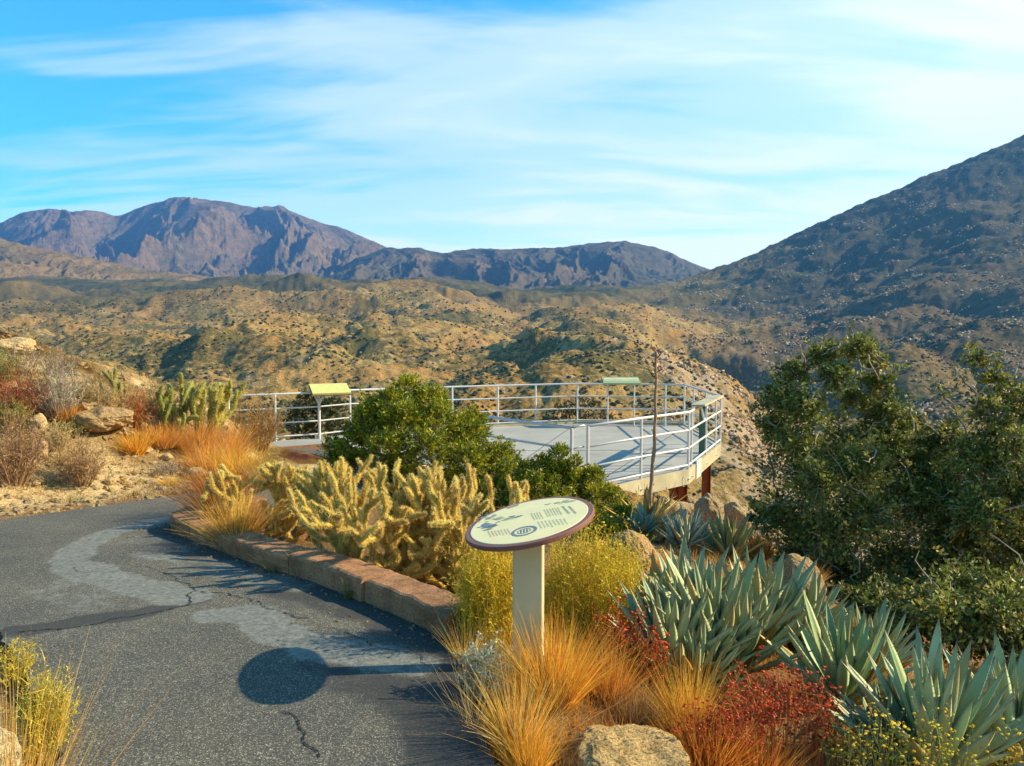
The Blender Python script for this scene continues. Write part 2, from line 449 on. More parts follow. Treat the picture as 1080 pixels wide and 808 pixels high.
def mountain(name, label, p0, p1, Df, Dc, Db, sky, foot_y, seed, gl, amp, cls, vegc):
    xs = np.arange(p0, p1, 1.15); t = np.linspace(0, 1.35, 230)
    U, Tt = np.meshgrid((xs - 540) / F, t, indexing='ij')
    D = Df + (Dc - Df) * Tt; Tt = Tt * 1.0
    skp = np.interp(xs, [p for p, _ in sky], [q for _, q in sky]); k = np.ones(9) / 9; skp = np.convolve(np.pad(skp, 4, 'edge'), k, 'valid')
    zc = (1.65 - (skp - 340) * Dc / F)[:, None]; zf = 1.65 - (foot_y - 340) * Df / F
    prof = np.where(Tt < 1, Tt ** 1.25, 1 - (Tt - 1) * 1.6)
    X = U * D
    wx = X + gl * .5 * fbm(X / gl / 1.5, D / gl / 2, 3, seed + 3)
    rg = ridged(wx / gl, D / (gl * 2.6), 4, seed, .5)
    rs = ridged(wx / gl * 3.1, D / gl * 1.5, 5, seed + 9, .6)
    Hh = (zc - zf)
    A = Hh * amp * np.sin(np.clip(Tt, 0, 1) ** .8 * PI) ** .8 + Hh * .035
    Z = zf + Hh * prof + A * (rg - .75) + A * .38 * (rs - .6) + 9 * (ridged(X / 150, D / 190, 4, seed + 5, .6) - .6)
    V = np.stack([X, D, Z], -1).reshape(-1, 3); n, m = U.shape
    i = np.arange(n - 1)[:, None]; j = np.arange(m - 1)[None]
    Q = np.stack([i * m + j, i * m + j + 1, (i + 1) * m + j + 1, (i + 1) * m + j], -1).reshape(-1, 4)
    nn = fbm(V[:, 0] / 600, V[:, 1] / 600, 4, seed + 7)
    tt = Tt.reshape(-1)
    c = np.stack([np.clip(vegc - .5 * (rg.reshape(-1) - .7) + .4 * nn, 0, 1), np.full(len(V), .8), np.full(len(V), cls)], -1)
    b = Buf(); b.add(V, Q, None, c); o = b.build(name, M_HILL, None, True); o['kind'] = 'structure'; o['label'] = label
    return o
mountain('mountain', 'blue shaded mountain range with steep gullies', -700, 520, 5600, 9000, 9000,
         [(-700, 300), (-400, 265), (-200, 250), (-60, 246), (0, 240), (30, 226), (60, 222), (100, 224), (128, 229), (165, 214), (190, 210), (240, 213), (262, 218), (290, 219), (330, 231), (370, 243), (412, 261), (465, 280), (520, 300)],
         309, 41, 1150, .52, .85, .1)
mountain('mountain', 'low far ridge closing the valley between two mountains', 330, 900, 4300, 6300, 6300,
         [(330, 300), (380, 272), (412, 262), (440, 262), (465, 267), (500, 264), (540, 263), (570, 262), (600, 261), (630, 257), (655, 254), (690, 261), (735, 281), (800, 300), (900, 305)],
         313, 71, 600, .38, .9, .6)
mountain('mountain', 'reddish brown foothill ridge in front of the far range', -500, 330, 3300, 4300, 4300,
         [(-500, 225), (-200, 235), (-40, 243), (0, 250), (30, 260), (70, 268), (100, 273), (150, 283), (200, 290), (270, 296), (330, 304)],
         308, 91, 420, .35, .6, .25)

# scrub and boulders on the hills
def scatter_hill(name, n, Dmin, Dmax, smin, smax, colr, mt, label, seed, pxr=(-60, 1140), big=1.0, thr=-.1, flat=.75, sub=0, zs=1.0):
    rng = R(seed); px = rng.uniform(*pxr, n); D = np.exp(rng.uniform(math.log(Dmin), math.log(Dmax), n))
    x = (px - 540) / F * D; y = D
    keep = fbm(x / 90, y / 90, 3, seed) > thr + rng.normal(size=n) * .2; x, y, D = x[keep], y[keep], D[keep]; n = len(x)
    z = ground_z(x, y); S = rng.uniform(smin, smax, n) * (1 + D / Dmax * big)
    V0, T0 = ICO[sub]; m = len(V0)
    V = V0[None] * (1 + rng.normal(size=(n, m, 1)) * .22) * S[:, None, None] * np.array([1, 1, flat])
    V = V + np.stack([x, y, z + S * .25 * zs], -1)[:, None]
    T = (T0[None] + np.arange(n)[:, None, None] * m).reshape(-1, 3)
    c = np.repeat(jit(colr[rng.randint(len(colr), size=n)], n, rng, .3, .025), m, 0)
    b = Buf(); b.add(V.reshape(-1, 3), None, T, c); o = b.build(name, mt, None, False)
    o['kind'] = 'stuff'; o['label'] = label; return o
GC = np.array([(.06, .07, .025), (.085, .08, .03), (.05, .055, .03), (.13, .11, .05), (.10, .075, .04)])
RC = np.array([(.46, .31, .18), (.38, .26, .16), (.50, .36, .23), (.42, .23, .11)])
scatter_hill('scrub', 12000, 60, 380, .35, .95, GC, M_TWIG, 'low dark scrub dotted over the nearer hillsides', 3, sub=1, big=.5)
scatter_hill('scrub', 38000, 260, 2200, .6, 1.5, GC, M_TWIG, 'scrub speckling the middle hills', 4, sub=0, big=1.6, thr=-.05)
scatter_hill('boulders', 6000, 90, 1300, .25, .8, RC, M_TWIG, 'pale boulders strewn over the middle hills', 5, sub=0, big=1.2, thr=.15, flat=.8)
scatter_hill('boulders', 48000, 450, 3200, .6, 1.9, RC, M_TWIG, 'pinkish granite boulders scattered down the steep mountainside', 6, pxr=(690, 1200), sub=0, big=1.3, thr=.30, flat=.9)

# ------------------------------------------------------------------ path
def catmull(P, n):
    P = np.asarray(P, float); P = np.vstack([2 * P[0] - P[1], P, 2 * P[-1] - P[-2]])
    seg = np.linalg.norm(np.diff(P[1:-1], axis=0), axis=1); cum = np.concatenate([[0], np.cumsum(seg)])
    s = np.linspace(0, cum[-1], n); out = []
    for v in s:
        i = min(np.searchsorted(cum, v, 'right') - 1, len(seg) - 1); t = (v - cum[i]) / max(seg[i], 1e-9)
        a, b, c, d = P[i], P[i + 1], P[i + 2], P[i + 3]
        out.append(.5 * (2 * b + (c - a) * t + (2 * a - 5 * b + 4 * c - d) * t * t + (3 * b - a - 3 * c + d) * t ** 3))
    return np.array(out)

def pg(px, py):  # pixel on the path plane
    d = ray(px, py); P = CAM[None] + d[None] * _DS[:, None]
    z = -.06 * np.clip(P[:, 1] - 4, 0, 6) - .09 * np.clip(P[:, 1] - 10, 0, 8) + .02
    i = np.argmax(P[:, 2] <= z); return P[i, :2]
def path_z(x, y):
    return -.06 * np.clip(y - 4, 0, 6) - .09 * np.clip(y - 10, 0, 8) + .02 + .012 * fbm(x * .6, y * .6, 2, 40)

outer = [(-1.15, -3), (-1.2, 0), (-1.35, 1.8), tuple(pg(62, 808)), tuple(pg(38, 735)), tuple(pg(0, 668)), (-3.4, 5.0), (-4.6, 5.9), (-5.5, 6.7), tuple(pg(-25, 551)), tuple(pg(60, 540)), tuple(pg(130, 530)), tuple(pg(200, 520)), (-3.0, 10.4), (-2.7, 12), (-3.3, 14), (-4.6, 16.2)]
curb_px = [(470, 676), (430, 655), (380, 634), (330, 614), (280, 597), (230, 580), (196, 568), (180, 559)]
cpts = [tuple(pg(*p)) for p in curb_px]
c0 = cpts[-1]
cpts += [(c0[0] - .04, c0[1] + .35), (c0[0] + .12, c0[1] + .75), (c0[0] + .42, c0[1] + 1.05)]
inner = [(.5, -3), (.35, 0), (.15, 1.8), tuple(pg(522, 808)), tuple(pg(497, 740))] + cpts + [(-1.75, 9.3), (-1.5, 11.2), (-1.9, 13.5), (-3.6, 15.4)]
NS, NW = 620, 90
O_ = catmull(outer, NS); I_ = catmull(inner, NS)
# even the two borders out in the near part
w = np.linspace(0, 1, NW)[None, :, None]
PX = O_[:, None] * (1 - w) + I_[:, None] * w
X, Y = PX[..., 0], PX[..., 1]
edge = .018 * fbm(X * 9, Y * 9, 3, 88)
eb = np.zeros(NW); eb[0] = 1; eb[-1] = 1
Y = Y + edge * eb; X = X + edge * eb
Z = path_z(X, Y)

def dist_poly(x, y, P):
    d = np.full(x.shape, 1e9); P = np.asarray(P)
    for a, b in zip(P[:-1], P[1:]):
        ab = b - a; t = np.clip(((x - a[0]) * ab[0] + (y - a[1]) * ab[1]) / (ab @ ab + 1e-9), 0, 1)
        d = np.minimum(d, np.hypot(x - a[0] - t * ab[0], y - a[1] - t * ab[1]))
    return d
def pp(L): return np.array([pg(*p) for p in L])
def band(L, wd, soft): return 1 - sstep(wd, wd + soft, dist_poly(X, Y, pp(L)) + .05 * fbm(X * 3, Y * 3, 3, 12))
pale = np.maximum.reduce([band([(420, 536), (330, 533), (230, 540), (160, 551), (110, 563), (80, 580), (72, 598)], .07, .13),
                          band([(80, 600), (120, 612), (165, 622), (190, 632)], .12, .12),
                          band([(150, 585), (185, 590)], .06, .1) * .7,
                          band([(210, 592), (260, 606), (310, 618)], .12, .15) * .55,
                          band([(60, 620), (95, 640)], .12, .2) * .45,
                          band([(225, 650), (265, 648), (300, 672), (350, 686), (400, 694), (430, 700)], .08, .14),
                          band([(150, 570), (240, 560), (200, 575)], .12, .2) * .45])
tar_and_shadow = np.maximum.reduce([band(curb_px, .12, .18) * .9, band([(180, 575), (230, 598), (300, 622), (380, 645), (430, 668), (470, 690)], .08, .2) * .7,  # first two bands: asphalt darker along the foot of the kerb
                         band([(20, 668), (90, 655), (150, 648), (205, 634)], .06, .1) * .8,
                         band([(60, 575), (80, 560), (140, 545), (230, 535)], .06, .1) * .4 * (1 - pale),
                         band([(400, 700), (440, 720), (490, 760), (520, 800)], .18, .3) * .8,
                         band([(330, 705), (400, 718), (480, 735)], .06, .12) * .6])  # streak: cast shadow of the sign post, painted dark into the asphalt
b = Buf(); V = np.stack([X, Y, Z], -1).reshape(-1, 3)
i = np.arange(NS - 1)[:, None]; j = np.arange(NW - 1)[None]
Q = np.stack([i * NW + j, i * NW + j + 1, (i + 1) * NW + j + 1, (i + 1) * NW + j], -1).reshape(-1, 4)
b.add(V, Q, None, np.stack([pale, tar_and_shadow * (1 - pale * .6), np.zeros_like(pale)], -1).reshape(-1, 3))
# skirt into the soil
for col_, sgn in ((0, 1), (NW - 1, 1)):
    e = np.stack([X[:, col_], Y[:, col_], Z[:, col_]], -1); e2 = e - np.array([0, 0, .08])
    k = np.arange(NS - 1); b.add(np.vstack([e, e2]), np.stack([k, k + 1, k + 1 + NS, k + NS], -1), None, (0, .5, 0))

def asphalt():
    m, nt, bs = mat('asphalt', .9, .25); g = gco(nt); a = att(nt)
    sep = nt.nodes.new('ShaderNodeSeparateColor'); nt.links.new(a, sep.inputs[0])
    agg = vor(nt, g, 250, out='Color'); sepc = nt.nodes.new('ShaderNodeSeparateColor'); nt.links.new(agg, sepc.inputs[0])
    stones = ramp(nt, sepc.outputs[0], [(.0, (.046, .044, .037)), (.55, (.078, .075, .062)), (.80, (.135, .127, .10)), (.93, (.23, .21, .16)), (.99, (.40, .36, .27))])
    big = ramp(nt, noise(nt, g, 1.3, 7, .65), [(.3, (.75, .78, .85)), (.7, (1.25, 1.2, 1.15))])
    c = mix(nt, 1.0, stones, big, 'MULTIPLY')
    br = noise(nt, g, 7, 8, .75)
    mp = mth(nt, 'ADD', sep.outputs[0], mth(nt, 'MULTIPLY', mth(nt, 'SUBTRACT', br, .5), 1.5)); mp = mth(nt, 'ADD', mp, mth(nt, 'MULTIPLY', mth(nt, 'SUBTRACT', noise(nt, g, 45, 5, .8), .5), .8))
    mp = ramp(nt, mp, [(.38, (0, 0, 0)), (.75, (1, 1, 1))])
    palec = mix(nt, ramp(nt, noise(nt, g, 28, 8, .85), [(.38, (0, 0, 0)), (.62, (1, 1, 1))]), (.075, .085, .08), (.27, .27, .235))
    c = mix(nt, mth(nt, 'MULTIPLY', mp, .8), c, palec)
    mt_ = mth(nt, 'ADD', sep.outputs[1], mth(nt, 'MULTIPLY', mth(nt, 'SUBTRACT', noise(nt, g, 4, 7, .7), .5), 1.1))
    mt_ = ramp(nt, mt_, [(.4, (0, 0, 0)), (.7, (1, 1, 1))])
    c = mix(nt, mth(nt, 'MULTIPLY', mt_, .8), c, mix(nt, noise(nt, g, 60, 4, .7), (.024, .026, .028), (.05, .05, .05)))
    dust = ramp(nt, noise(nt, g, 2.7, 9, .8), [(.60, (0, 0, 0)), (.72, (1, 1, 1))])
    c = mix(nt, mth(nt, 'MULTIPLY', dust, .12), c, (.22, .18, .12))
    nt.links.new(c, bs.inputs['Base Color'])
    p = bump(nt, bs, noise(nt, g, 5, 5), .3, .03); bump(nt, bs, vor(nt, g, 130), -.8, .005, p)
    return m
path = b.build('path', asphalt(), None, True); path['kind'] = 'structure'; path['label'] = 'dark patched asphalt footpath curving around the planter'

M_CRACK = simple('crack_shadow', (.012, .012, .013), .95, var=.3)
def crack(L, wd, seed):
    P = pp(L); P = catmull(P, max(40, len(L) * 25)); rng = R(seed)
    nn = np.stack([fbm(P[:, 0] * 4, P[:, 1] * 4, 4, seed), fbm(P[:, 0] * 4 + 9, P[:, 1] * 4, 4, seed + 3)], -1) * .06
    P = P + nn; T = norm(np.gradient(P, axis=0)); S = np.stack([-T[:, 1], T[:, 0]], -1)
    wv = .7 * wd * np.clip(.6 + 1.2 * perlin(np.arange(len(P)) * .37, np.zeros(len(P)), seed), .08, 2); wv[0] = wv[-1] = .0004
    A = P + S * wv[:, None] / 2; B = P - S * wv[:, None] / 2
    za = path_z(A[:, 0], A[:, 1]) + .004; zb = path_z(B[:, 0], B[:, 1]) + .004
    V = np.vstack([np.column_stack([A, za]), np.column_stack([B, zb])]); n = len(P); k = np.arange(n - 1)
    bb = Buf(); bb.add(V, np.stack([k + n, k + n + 1, k + 1, k], -1)); o = bb.build('crack', M_CRACK, path); return o
crack([(18, 670), (70, 664), (130, 655), (180, 643), (205, 633), (207, 624)], .018, 1)
crack([(170, 605), (200, 618), (207, 626), (250, 628), (290, 645), (330, 655)], .014, 2)
crack([(292, 752), (310, 770), (322, 785), (330, 806)], .014, 3)
crack([(78, 600), (100, 606), (150, 600), (175, 606)], .008, 4)
crack([(400, 735), (440, 738), (480, 742)], .010, 5)
crack([(350, 665), (390, 680), (430, 690), (455, 700)], .008, 6)

OUT = np.vstack([O_, I_[::-1]])
def in_path(x, y):
    P = OUT[::4]; ins = np.zeros(x.shape, bool); j = len(P) - 1
    for i in range(len(P)):
        xi, yi = P[i]; xj, yj = P[j]
        cnd = ((yi > y) != (yj > y)) & (x < (xj - xi) * (y - yi) / (yj - yi + 1e-12) + xi)
        ins ^= cnd; j = i
    return ins
_OL = [tuple(map(float, p)) for p in OUT[::6]]
def off_bed(x, y, h):
    ins = False; j = len(_OL) - 1
    for i in range(len(_OL)):
        xi, yi = _OL[i]; xj, yj = _OL[j]
        if (yi > y) != (yj > y) and x < (xj - xi) * (y - yi) / (yj - yi) + xi: ins = not ins
        j = i
    if ins: return True
    return h < .45 and float(np.min(np.hypot(CC[::6, 0] - x, CC[::6, 1] - y))) < (.34 if h < .28 else .1)
# ------------------------------------------------------------------ kerb wall
def curbmat():
    m, nt, bs = mat('tan_concrete', .95, .1); g = gco(nt)
    c = mix(nt, noise(nt, g, 5, 7, .7), (.47, .25, .125), (.32, .165, .09))
    sp = ramp(nt, noise(nt, g, 110, 3, .8), [(.36, (.5, .48, .46)), (.5, (1, 1, 1)), (.68, (1.35, 1.3, 1.25))])
    st = ramp(nt, noise(nt, g, 3.5, 8, .75), [(.42, (.62, .60, .60)), (.55, (1, 1, 1))]); nt.links.new(mix(nt, 1.0, mix(nt, 1.0, mix(nt, 1.0, c, sp, 'MULTIPLY'), st, 'MULTIPLY'), att(nt), 'MULTIPLY'), bs.inputs['Base Color'])
    p = bump(nt, bs, noise(nt, g, 25, 6, .7), .6, .012); bump(nt, bs, noise(nt, g, 140, 4, .7), .6, .005, p); return m
M_CURB = curbmat()
CC = catmull(cpts, 260)
T = norm(np.gradient(CC, axis=0)); Nn = np.stack([T[:, 1], -T[:, 0]], -1)      # to the planter side
curb = thing('planter_kerb', 'low tan concrete kerb wall curving around the cactus bed', 'kerb', (CC[0][0], CC[0][1], 0))
cut = [0, 45, 92, 128, 170, 215, 259]
sec = [(0, -.06), (0.0, .11), (.01, .127), (.025, .134), (.215, .134), (.232, .127), (.24, .11), (.24, -.14)]
for a_, b_ in zip(cut[:-1], cut[1:]):
    bb = Buf(); P = CC[a_:b_ + 1].copy(); N2 = Nn[a_:b_ + 1]; TT = T[a_:b_ + 1]
    P[0] += TT[0] * .008; P[-1] -= TT[-1] * .008; dz_ = .008 * math.sin(a_ * 1.7); dn_ = .008 * math.cos(a_ * 2.3); cb_ = 1 + .12 * math.sin(a_ * 3.1)
    rows = []
    for o_, h in sec:
        q = P + N2 * o_; z = path_z(P[:, 0], P[:, 1]) + h + (dz_ if h > 0 else 0); q = q + N2 * dn_
        q = q + N2 * (.006 * fbm(P[:, 0:1] * 8 + o_ * 9, P[:, 1:2] * 8, 3, 3)); z = z + .005 * fbm(P[:, 0] * 7 + o_ * 5, P[:, 1] * 7, 3, 9)
        rows.append(np.column_stack([q, z]))
    Vv = np.stack(rows, 1); n, m = Vv.shape[:2]; i = np.arange(n - 1)[:, None]; j = np.arange(m - 1)[None]
    Q = np.stack([i * m + j, i * m + j + 1, (i + 1) * m + j + 1, (i + 1) * m + j], -1).reshape(-1, 4)
    Tc = [(k, 0, k + 1) for k in range(1, m - 1)] + [((n - 1) * m + k, (n - 1) * m + k + 1, (n - 1) * m) for k in range(1, m - 1)]
    bb.add(Vv.reshape(-1, 3), Q, Tc, (cb_, cb_, cb_)); _pw(bb, 'kerb_block', M_CURB, curb, False)

# ------------------------------------------------------------------ wayside sign in front
M_CREAM = simple('cream_paint', (.64, .57, .33), .45, var=.06, scale=5, bmp=.05)
M_MAROON = simple('maroon_edge', (.24, .10, .075), .5, var=.1, bmp=.05)
M_PANEL = simple('printed_cream_panel', (.93, .77, .36), .35, var=.05, bmp=.0)
M_INKB = simple('blue_grey_ink', (.20, .24, .27), .5, var=.2); M_INKR = simple('red_brown_ink', (.52, .36, .22), .5, var=.2)
M_INKG = simple('grey_ink', (.40, .41, .27), .5, var=.1)
M_RIV = simple('steel_bolt', (.35, .34, .32), .4, .8)
Ds = 3.72
sc_c = AT(558, 548.5, Ds); RAD = 68.5 / F * Ds * 1.03
Rm = ry(math.radians(-12.5)) @ rx(math.radians(4.5))
nrm = Rm @ np.array([0, 0, 1.0])
sign = thing('information_sign', 'oval cream interpretive panel with maroon rim on a pale post beside the path', 'sign', (sc_c[0], sc_c[1], G1(sc_c[0], sc_c[1])))
def disc(buf, r0, r1, z0, z1, ns=96, top=True, bev=.003, col=(1, 1, 1)):
    th = np.arange(ns) / ns * 2 * PI; ring = np.stack([np.cos(th), np.sin(th), th * 0], -1)
    prof = [(r0, z1), (r1 - bev, z1), (r1, z1 - bev), (r1, z0 + bev), (r1 - bev, z0), (r0, z0)]
    V = np.concatenate([ring * p + np.array([0, 0, z]) for p, z in prof]); Q = []
    for k in range(len(prof)):
        a = k * ns; c = ((k + 1) % len(prof)) * ns
        if k == len(prof) - 1 and r0 < 1e-6: continue
        for t in range(ns): Q.append((a + t, c + t, c + (t + 1) % ns, a + (t + 1) % ns))
    buf.add(V @ Rm.T + sc_c, Q, None, col)
bb = Buf(); disc(bb, RAD * .40, RAD, -.023, 0); _pw(bb, 'rim', M_MAROON, sign, False)
bb = Buf(); disc(bb, 1e-7, RAD * .915, -.004, .002); panel = _pw(bb, 'panel', M_PANEL, sign, False)
bb = Buf(); disc(bb, 1e-7, RAD * .42, -.034, -.026); _pw(bb, 'backing_plate', M_MAROON, sign, False)
# post: rounded box
zt = sc_c[2] - .015; zb = G1(sc_c[0], sc_c[1]) - .15
bb = Buf(); hw, hd, rr = .0725, .035, .012
loop = []
for cx_, cy_, a0 in ((hw - rr, hd - rr, 0), (-hw + rr, hd - rr, 90), (-hw + rr, -hd + rr, 180), (hw - rr, -hd + rr, 270)):
    for k in range(5): a = math.radians(a0 + k * 22.5); loop.append((cx_ + rr * math.cos(a), cy_ + rr * math.sin(a), 0))
loop = np.array(loop) @ rz(math.radians(-8)).T; n = len(loop)
pc = AT(557.5, 600, Ds)
lo = loop + np.array([pc[0], sc_c[1] + .01, zb]); hi = loop + np.array([pc[0], sc_c[1] + .01, 0])
dx = hi[:, 0] - sc_c[0]; dy = hi[:, 1] - sc_c[1]; hi[:, 2] = sc_c[2] - (nrm[0] * dx + nrm[1] * dy) / nrm[2] - .03
k = np.arange(n); bb.add(np.vstack([lo, hi]), np.stack([k, (k + 1) % n, (k + 1) % n + n, k + n], -1)); post = _pw(bb, 'post', M_CREAM, sign, False)
bb = Buf()
box(bb, (pc[0], sc_c[1] + .01, sc_c[2] - .055), (.20, .10, .012), rot=Rm); _pw(bb, 'bracket', M_CREAM, sign, False)

for s_ in (-.045, .045):
    bb = Buf(); q_ = (pc[0] + s_, sc_c[1] - .028, sc_c[2] - .11 + s_ * .22); tube(bb, [q_, (q_[0], q_[1] - .008, q_[2])], .006, 8); _pw(bb, 'bolt', M_RIV, sign, False)
def disc_pt(zx, zy, lift=.0032):   # zoomed crop coordinates -> panel point
    px = 480 + zx / 6.75; py = 510 + zy / 6.75
    d = ray(px, py); t = ((sc_c + nrm * lift - CAM) @ nrm) / (d @ nrm); return CAM + d * t
def bars(buf, x0, x1, y0, y1, n, lean, wd, rng):
    for k in range(n):
        x = x0 + (x1 - x0) * (k + .5) / n
        sl = (y0 - y1) * .0 - (k - n / 2) * (-2)
        a = disc_pt(x - lean / 2, y0 - k * 3.2); c = disc_pt(x + lean / 2, y1 - k * 3.2 - rng.uniform(0, 9))
        t = norm(c - a); s = norm(np.cross(nrm, t)) * wd / 2
        # word-like breaks
        L = np.linalg.norm(c - a); u = 0
        while u < L:
            v = min(L, u + rng.uniform(.008, .02)); p, q = a + t * u, a + t * v
            i0 = buf.n; buf.add([p - s, q - s, q + s, p + s], [(0, 1, 2, 3)]); u = v + .004
rng = R(5)
for q_ in ((545, 625, 212, 262, 4, 26), (640, 755, 185, 240, 6, 30), (590, 800, 270, 318, 8, 28)):
    bb = Buf(); bars(bb, *q_, .0035, rng); _pw(bb, 'lettering', M_INKG, sign, False)
for x_ in (789, 836):
    bb = Buf(); bars(bb, x_ - 24, x_ + 24, 160, 212, 1, 50, .010, rng); _pw(bb, 'heading', M_INKG, sign, False)
bb = Buf(); bars(bb, 235, 395, 340, 385, 7, 22, .0035, rng); _pw(bb, 'lettering', M_INKR, sign, False)
# emblem ring
bb = Buf(); ec = disc_pt(492, 337); ex = norm(np.cross(np.cross(nrm, [1, 0, 0]), nrm)); ey = np.cross(nrm, ex)
for r0, r1 in ((.046, .060), (.028, .032)):
    th = np.linspace(0, 2 * PI, 49)[:-1]; ring = np.cos(th)[:, None] * ex + np.sin(th)[:, None] * ey
    V = np.vstack([ec + ring * r0, ec + ring * r1]); k = np.arange(48); bb.add(V, np.stack([k, (k + 1) % 48, (k + 1) % 48 + 48, k + 48], -1)[:, ::-1])
for off in (-.014, 0, .014):
    p = ec + ex * off; bb.add([p - ey * .024 - ex * .003, p - ey * .024 + ex * .003, p + ey * .024 + ex * .003, p + ey * .024 - ex * .003], [(0, 1, 2, 3)])
_pw(bb, 'emblem', M_INKB, sign, False)
# faded drawings: irregular ink patches
def patches(cx, cy, wx, wy, n, m, seed, name='drawing'):
    rng = R(seed); bb = Buf()
    for k in range(n):
        x = cx + rng.normal() * wx; y = cy + rng.normal() * wy - (x - cx) * .12; c = disc_pt(x, y, .0032 + .00002 * k)
        r = rng.uniform(.004, .016); th = np.arange(9) / 9 * 2 * PI
        rr_ = r * rng.uniform(.5, 1.2, 9); V = c + rr_[:, None] * (np.cos(th)[:, None] * ex * 1.7 + np.sin(th)[:, None] * ey * .7)
        bb.add(np.vstack([V, c]), None, [(t, (t + 1) % 9, 9) for t in range(9)])
    _pw(bb, name, m, sign, False)
patches(225, 300, 38, 13, 26, M_INKB, 1); patches(330, 252, 60, 6, 16, M_INKG, 2); patches(240, 232, 25, 5, 10, M_INKG, 3)
patches(405, 162, 18, 5, 9, M_INKR, 4); patches(740, 130, 35, 8, 10, M_INKG, 6); patches(430, 236, 14, 4, 5, M_INKB, 7)

# ------------------------------------------------------------------ viewing deck
M_RAIL = simple('galvanised_rail_paint', (.64, .645, .62), .42, .1, var=.06, scale=3, bmp=.05)
M_DECK = simple('deck_concrete', (.36, .34, .30), .85, var=.16, scale=.9, bmp=.3)
M_FASCIA = simple('fascia_paint', (.46, .41, .26), .7, var=.18, scale=2, bmp=.1)
M_RUST = simple('rust_steel', (.30, .085, .03), .8, var=.2, scale=4, bmp=.2)
M_GREEN = simple('dark_green_paint', (.02, .09, .06), .5, var=.1)
M_SIGNG = simple('green_panel_edge', (.28, .38, .18), .5, var=.08); M_SIGNT = simple('tan_print', (.72, .60, .34), .5, var=.1)
M_SIGNY = simple('yellow_green_panel', (.64, .62, .18), .45, var=.08); M_BROWN = simple('brown_edge', (.26, .14, .08), .7, var=.15)
ZF = -1.0; ZR = .05
def rp(px, py):   # pixel of the top rail -> plan position
    d = ray(px, py); t = (ZR - CAM[2]) / d[2]; return (CAM + d * t)[:2]
F0 = rp(603, 451.5); F1 = rp(619, 449); F2 = rp(675, 441); F3 = rp(725, 434.6); F4 = rp(759, 417.8); F5 = rp(722, 405.8)
F6 = rp(609, 404.6); F7 = rp(477, 408); F8 = rp(369, 411.5); F9 = rp(336, 414); F10 = rp(241, 418.4); FL = rp(504, 438.3)
deck = thing('viewing_deck', 'grey overlook deck with white pipe railings on rust brown steel columns', 'deck', (1.5, 16.5, ZF))
poly = [F10 + (-.5, -1.15), F9 + (-.25, -1.1), F8 + (-.1, -1.3), FL + (-.05, -.02), F0 + (-.02, -.06), F1 + (.02, -.06), F2, F3, F4, F5, F6, F7, F8, F9, F10 + (-.5, 0)]
poly = [np.array(p) for p in poly]
def prism(buf, P, z0, z1):
    n = len(P); V = [(p[0], p[1], z0) for p in P] + [(p[0], p[1], z1) for p in P]
    import mathutils
    tri = mathutils.geometry.tessellate_polygon([[Vector((p[0], p[1], 0)) for p in P]])
    T = [tuple(i + n for i in t) for t in tri] + [tuple(reversed(t)) for t in tri]
    Q = [(i, (i + 1) % n, (i + 1) % n + n, i + n) for i in range(n)]
    buf.add(V, Q, T)
cen = np.mean(poly, 0)
bb = Buf(); prism(bb, poly, ZF - .12, ZF); _pw(bb, 'floor', M_DECK, deck, False)
M_JOINT = simple('joint_sealant', (.10, .10, .10), .9)
for (p_, q_) in (((-.2, 13.7), (1.6, 20.6)), ((1.3, 12.9), (4.1, 19.6)), ((-2.6, 16.4), (3.7, 16.6)), ((-3.5, 17.7), (-2.2, 19.2)), ((0.6, 14.6), (3.0, 14.8))):
    p_ = np.array(p_); q_ = np.array(q_); t_ = norm(q_ - p_); c_ = (p_ + q_) / 2; bb = Buf()
    box(bb, (c_[0], c_[1], ZF + .003), (np.linalg.norm(q_ - p_), .018, .004), rz(math.atan2(t_[1], t_[0]))); _pw(bb, 'expansion_joint', M_JOINT, deck, False)
# fascia strips round the outside (front and right)
def fascia(A, B, z0, z1, th, name, m, parent, out=1):
    A = np.array(A); B = np.array(B); t = norm(B - A); n = np.array([t[1], -t[0]]) * out
    bb = Buf(); c = (A + B) / 2 + n * th / 2
    box(bb, (c[0], c[1], (z0 + z1) / 2), (np.linalg.norm(B - A) + th * .2, th, z1 - z0), rz(math.atan2(t[1], t[0]))); return _pw(bb, name, m, parent, False)
for a_, b_ in ((FL + (-.05, -.02), F0 + (-.02, -.06)), (F0 + (-.02, -.06), F1 + (.02, -.06)), (F1 + (.02, -.06), F2), (F2, F3), (F3, F4), (F4, F5)):
    fascia(a_, b_, ZF - .25, ZF + .02, .05, 'fascia', M_FASCIA, deck)
for a_, b_ in ((F5, F6), (F6, F7), (F7, F8)): fascia(a_, b_, ZF - .3, ZF + .06, .05, 'fascia', M_FASCIA, deck)
fascia(poly[0], poly[1], ZF - .13, ZF - .01, .04, 'walkway_edge', M_BROWN, deck); fascia(poly[1], poly[2], ZF - .13, ZF - .01, .04, 'walkway_edge', M_BROWN, deck)
